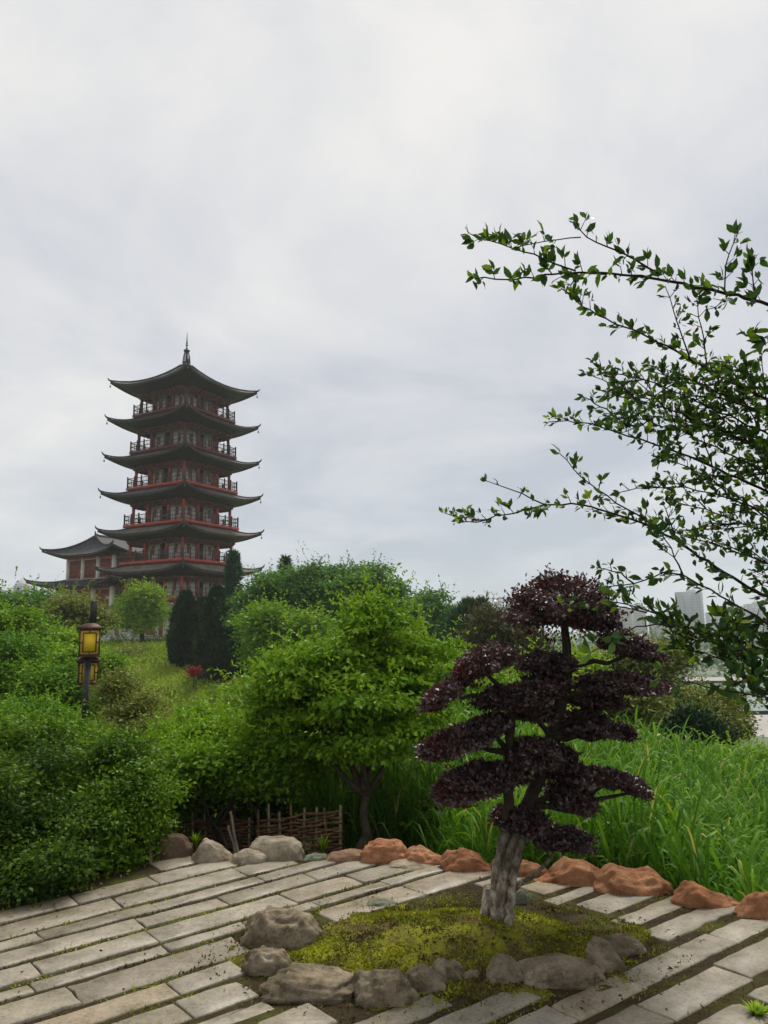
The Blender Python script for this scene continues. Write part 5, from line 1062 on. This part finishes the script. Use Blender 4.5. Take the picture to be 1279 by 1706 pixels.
def towermat(name, wall, glass, sx, sz):
    m = bpy.data.materials.new(name); m.use_nodes = True; t = m.node_tree; p = t.nodes['Principled BSDF']; p.inputs['Roughness'].default_value = .6
    tcn = N(t, 'ShaderNodeTexCoord'); s = N(t, 'ShaderNodeSeparateXYZ'); t.links.new(tcn.outputs['Object'], s.inputs[0])
    ad_ = N(t, 'ShaderNodeMath', operation='ADD'); t.links.new(s.outputs[0], ad_.inputs[0]); t.links.new(s.outputs[1], ad_.inputs[1])
    cb = N(t, 'ShaderNodeCombineXYZ'); t.links.new(ad_.outputs[0], cb.inputs[0]); t.links.new(s.outputs[2], cb.inputs[1])
    b = N(t, 'ShaderNodeTexBrick'); b.offset = 0; b.inputs['Color1'].default_value = (*glass, 1); b.inputs['Color2'].default_value = (*[x*1.4 for x in glass], 1); b.inputs['Mortar'].default_value = (*wall, 1)
    b.inputs['Scale'].default_value = 1; b.inputs['Mortar Size'].default_value = .9; b.inputs['Brick Width'].default_value = sx; b.inputs['Row Height'].default_value = sz; b.inputs['Mortar Smooth'].default_value = 0
    t.links.new(cb.outputs[0], b.inputs['Vector']); t.links.new(b.outputs['Color'], p.inputs['Base Color']); M[name] = m
towermat('tower_pale', (.27, .265, .26), (.08, .09, .11), 4.2, 3.2)
towermat('tower_beige', (.24, .215, .19), (.07, .07, .08), 3.6, 3.2)
towermat('tower_grey', (.13, .14, .16), (.05, .06, .08), 3.2, 3.4)
def tower(px, y0, wpx, Y, material, label, style='flat', name='tower_block', cat='building', ybase=None):
    c = at(px, y0, Y); s = Y/F; wd = wpx*s; zt = c[2]; zb = -15.5; dp = wd*.8
    root = empty(name, (c[0], Y, zb), label, cat, 'distant city blocks', rz=-math.atan2(c[0], Y)+random.uniform(-.35, .35))
    m = MB(); h = zt-zb
    m.box([0, 0, h/2], [wd, dp, h]); m.build('body', material, root)
    n = MB()
    for q in (-.28, .28): n.box([q*wd, -dp/2-.6, h*.5-1], [wd*.22, 1.2, h-4])
    n.build('bay', material, root)
    r = MB(); ring = .6
    for (cx, cy, sx, sy) in ((0, -dp/2+.3, wd, .6), (0, dp/2-.3, wd, .6), (-wd/2+.3, 0, .6, dp-1.2), (wd/2-.3, 0, .6, dp-1.2)): r.box([cx, cy, h+.7], [sx, sy, 1.4])
    r.box([wd*.1, 0, h+2.0], [wd*.35, dp*.4, 4.0]); r.build('roof', 'stone_pale', root)
    if style == 'mast': a_ = MB(); a_.tube([[0, 0, h+3.9], [0, 0, h+14], [0, 0, h+22]], [.9, .6, .2], 8); a_.build('mast', 'metal_dark', root)
    if style == 'frame':
        a_ = MB()
        for q in (-.45, -.15, .15, .45): a_.box([q*wd, -dp*.4, h+4.9], [.8, .8, 7]); a_.box([q*wd, dp*.4, h+4.9], [.8, .8, 7])
        for q in (-.4, .4): a_.box([0, q*dp, h+8.9], [wd, 1, 1])
        a_.build('roof_frame', 'stone_pale', root)
    if style == 'spire':
        a_ = MB(); v = [[-wd*.3, -dp*.3, h+3], [wd*.3, -dp*.3, h+3], [wd*.3, dp*.3, h+3], [-wd*.3, dp*.3, h+3], [0, 0, h+wd*.55+3]]; a_.add(v, t=[[0, 1, 4], [1, 2, 4], [2, 3, 4], [3, 0, 4]]); a_.box([0, 0, h+1.5], [wd*.62, dp*.62, 3]); a_.build('pointed_roof', 'stone_pale', root)
    return root
tower(1147, 988, 38, 900, 'tower_grey', 'tall dark grey tower with a mast rising above the leaves at right', 'mast')
tower(1038, 1016, 26, 820, 'tower_beige', 'beige grey apartment tower just right of the purple dome')
tower(1064, 1012, 20, 900, 'tower_pale', 'pale narrow tower right of the beige grey one')
tower(1092, 1030, 22, 860, 'tower_beige', 'mid-height apartment block left of the tall dark tower')
tower(1112, 1024, 18, 980, 'tower_pale', 'slim pale block close to the left of the dark tower')
tower(1150, 1052, 40, 640, 'tower_grey', 'broad low dark block in front of the tall dark tower')
tower(1188, 1022, 24, 1000, 'tower_pale', 'hazy pale tower right of the tall dark tower')
tower(1222, 1012, 26, 900, 'tower_pale', 'pale gridded apartment tower near the right edge')
tower(1256, 1008, 28, 930, 'tower_pale', 'pale tall apartment tower at the right edge of the view')
tower(1290, 1020, 28, 1000, 'tower_beige', 'beige apartment tower cut by the right edge of the photo')
tower(1240, 1052, 46, 620, 'tower_pale', 'low wide pale block below the right edge towers')
tower(824, 1008, 22, 1000, 'tower_pale', 'pale tower with open roof frame left of the purple dome', 'frame')
tower(848, 1012, 20, 1050, 'tower_pale', 'pale tower with roof frame touching the left side of the purple dome', 'frame')
tower(796, 1016, 20, 1150, 'tower_beige', 'faint tower mostly hidden behind the dark pine')
tower(38, 978, 24, 620, 'tower_beige', 'hazy beige tower with a pointed roof at the far left', 'spire')
tower(58, 988, 20, 660, 'tower_beige', 'hazy lower tower right of the pointed roof tower', 'spire')
tower(14, 986, 18, 700, 'tower_pale', 'faint pale tower at the left edge behind the trees')
# low far woods and white sheds
def far_wood(name, x0, x1, Y, n, hgt, seed):
    m = MB(); xs = rng.uniform(x0, x1, n); ys = Y+rng.uniform(-.12, .12, n)*Y; hh = hgt*(.35+.65*rng.random(n))*(1+.5*np.array([fbm(x, Y, .02, seed) for x in xs]))
    p = np.stack([xs, ys, -15+hh*rng.random(n)**.7], 1); m.kites(p, rng.normal(size=(n, 3)), rng.normal(size=(n, 3)), hgt*.22, hgt*.15, rng.random(n)); o = m.build(name, 'leaf_far'); tag(o, kind='stuff'); return o
far_wood('far_woods', -260, 420, 260, 9000, 9, 1.0)
far_wood('farther_woods', -400, 640, 480, 9000, 13, 2.0)
far_wood('plain_woods', -60, 140, 120, 4200, 6, 3.0) if False else None
for px, y0, w_, lb in ((1215, 1092, 50, 'low white roofed shed on the plain below the pale towers'), (1165, 1098, 34, 'small white shed left of the wider shed on the plain'), (1268, 1098, 40, 'low pale building at the right edge on the plain')):
    c = at(px, y0, 330); wd = w_*330/F; h = c[2]+15; root = empty('shed', (c[0], 330, -15), lb, 'building', rz=random.uniform(-.2, .2)); m = MB(); m.box([0, 0, h*.4], [wd, 12, h*.8]); m.build('wall', 'plaster', root)
    m = MB(); v = [[-wd/2-.5, -6.5, h*.8+.01], [wd/2+.5, -6.5, h*.8+.01], [wd/2+.5, 6.5, h*.8+.01], [-wd/2-.5, 6.5, h*.8+.01], [-wd/2-.5, 0, h], [wd/2+.5, 0, h]]; m.add(v, [[0, 1, 5, 4], [2, 3, 4, 5], [3, 2, 1, 0]], [[0, 4, 3], [1, 2, 5]]); m.build('roof', 'white_trim', root)

# ------------------------------------------------------------------ air
hz = MB(); hz.box([0, 800, 50], [3500, 2300, 136]); ho = hz.build('haze', 'plaster'); tag(ho, kind='stuff')
m = bpy.data.materials.new('air'); m.use_nodes = True; t = m.node_tree; t.nodes.clear()
pvn = N(t, 'ShaderNodeVolumePrincipled'); pvn.inputs['Color'].default_value = (.86, .90, .96, 1); pvn.inputs['Density'].default_value = HAZE_DENSITY; pvn.inputs['Anisotropy'].default_value = 0.2
ou = N(t, 'ShaderNodeOutputMaterial'); t.links.new(pvn.outputs[0], ou.inputs['Volume']); ho.data.materials.clear(); ho.data.materials.append(m)
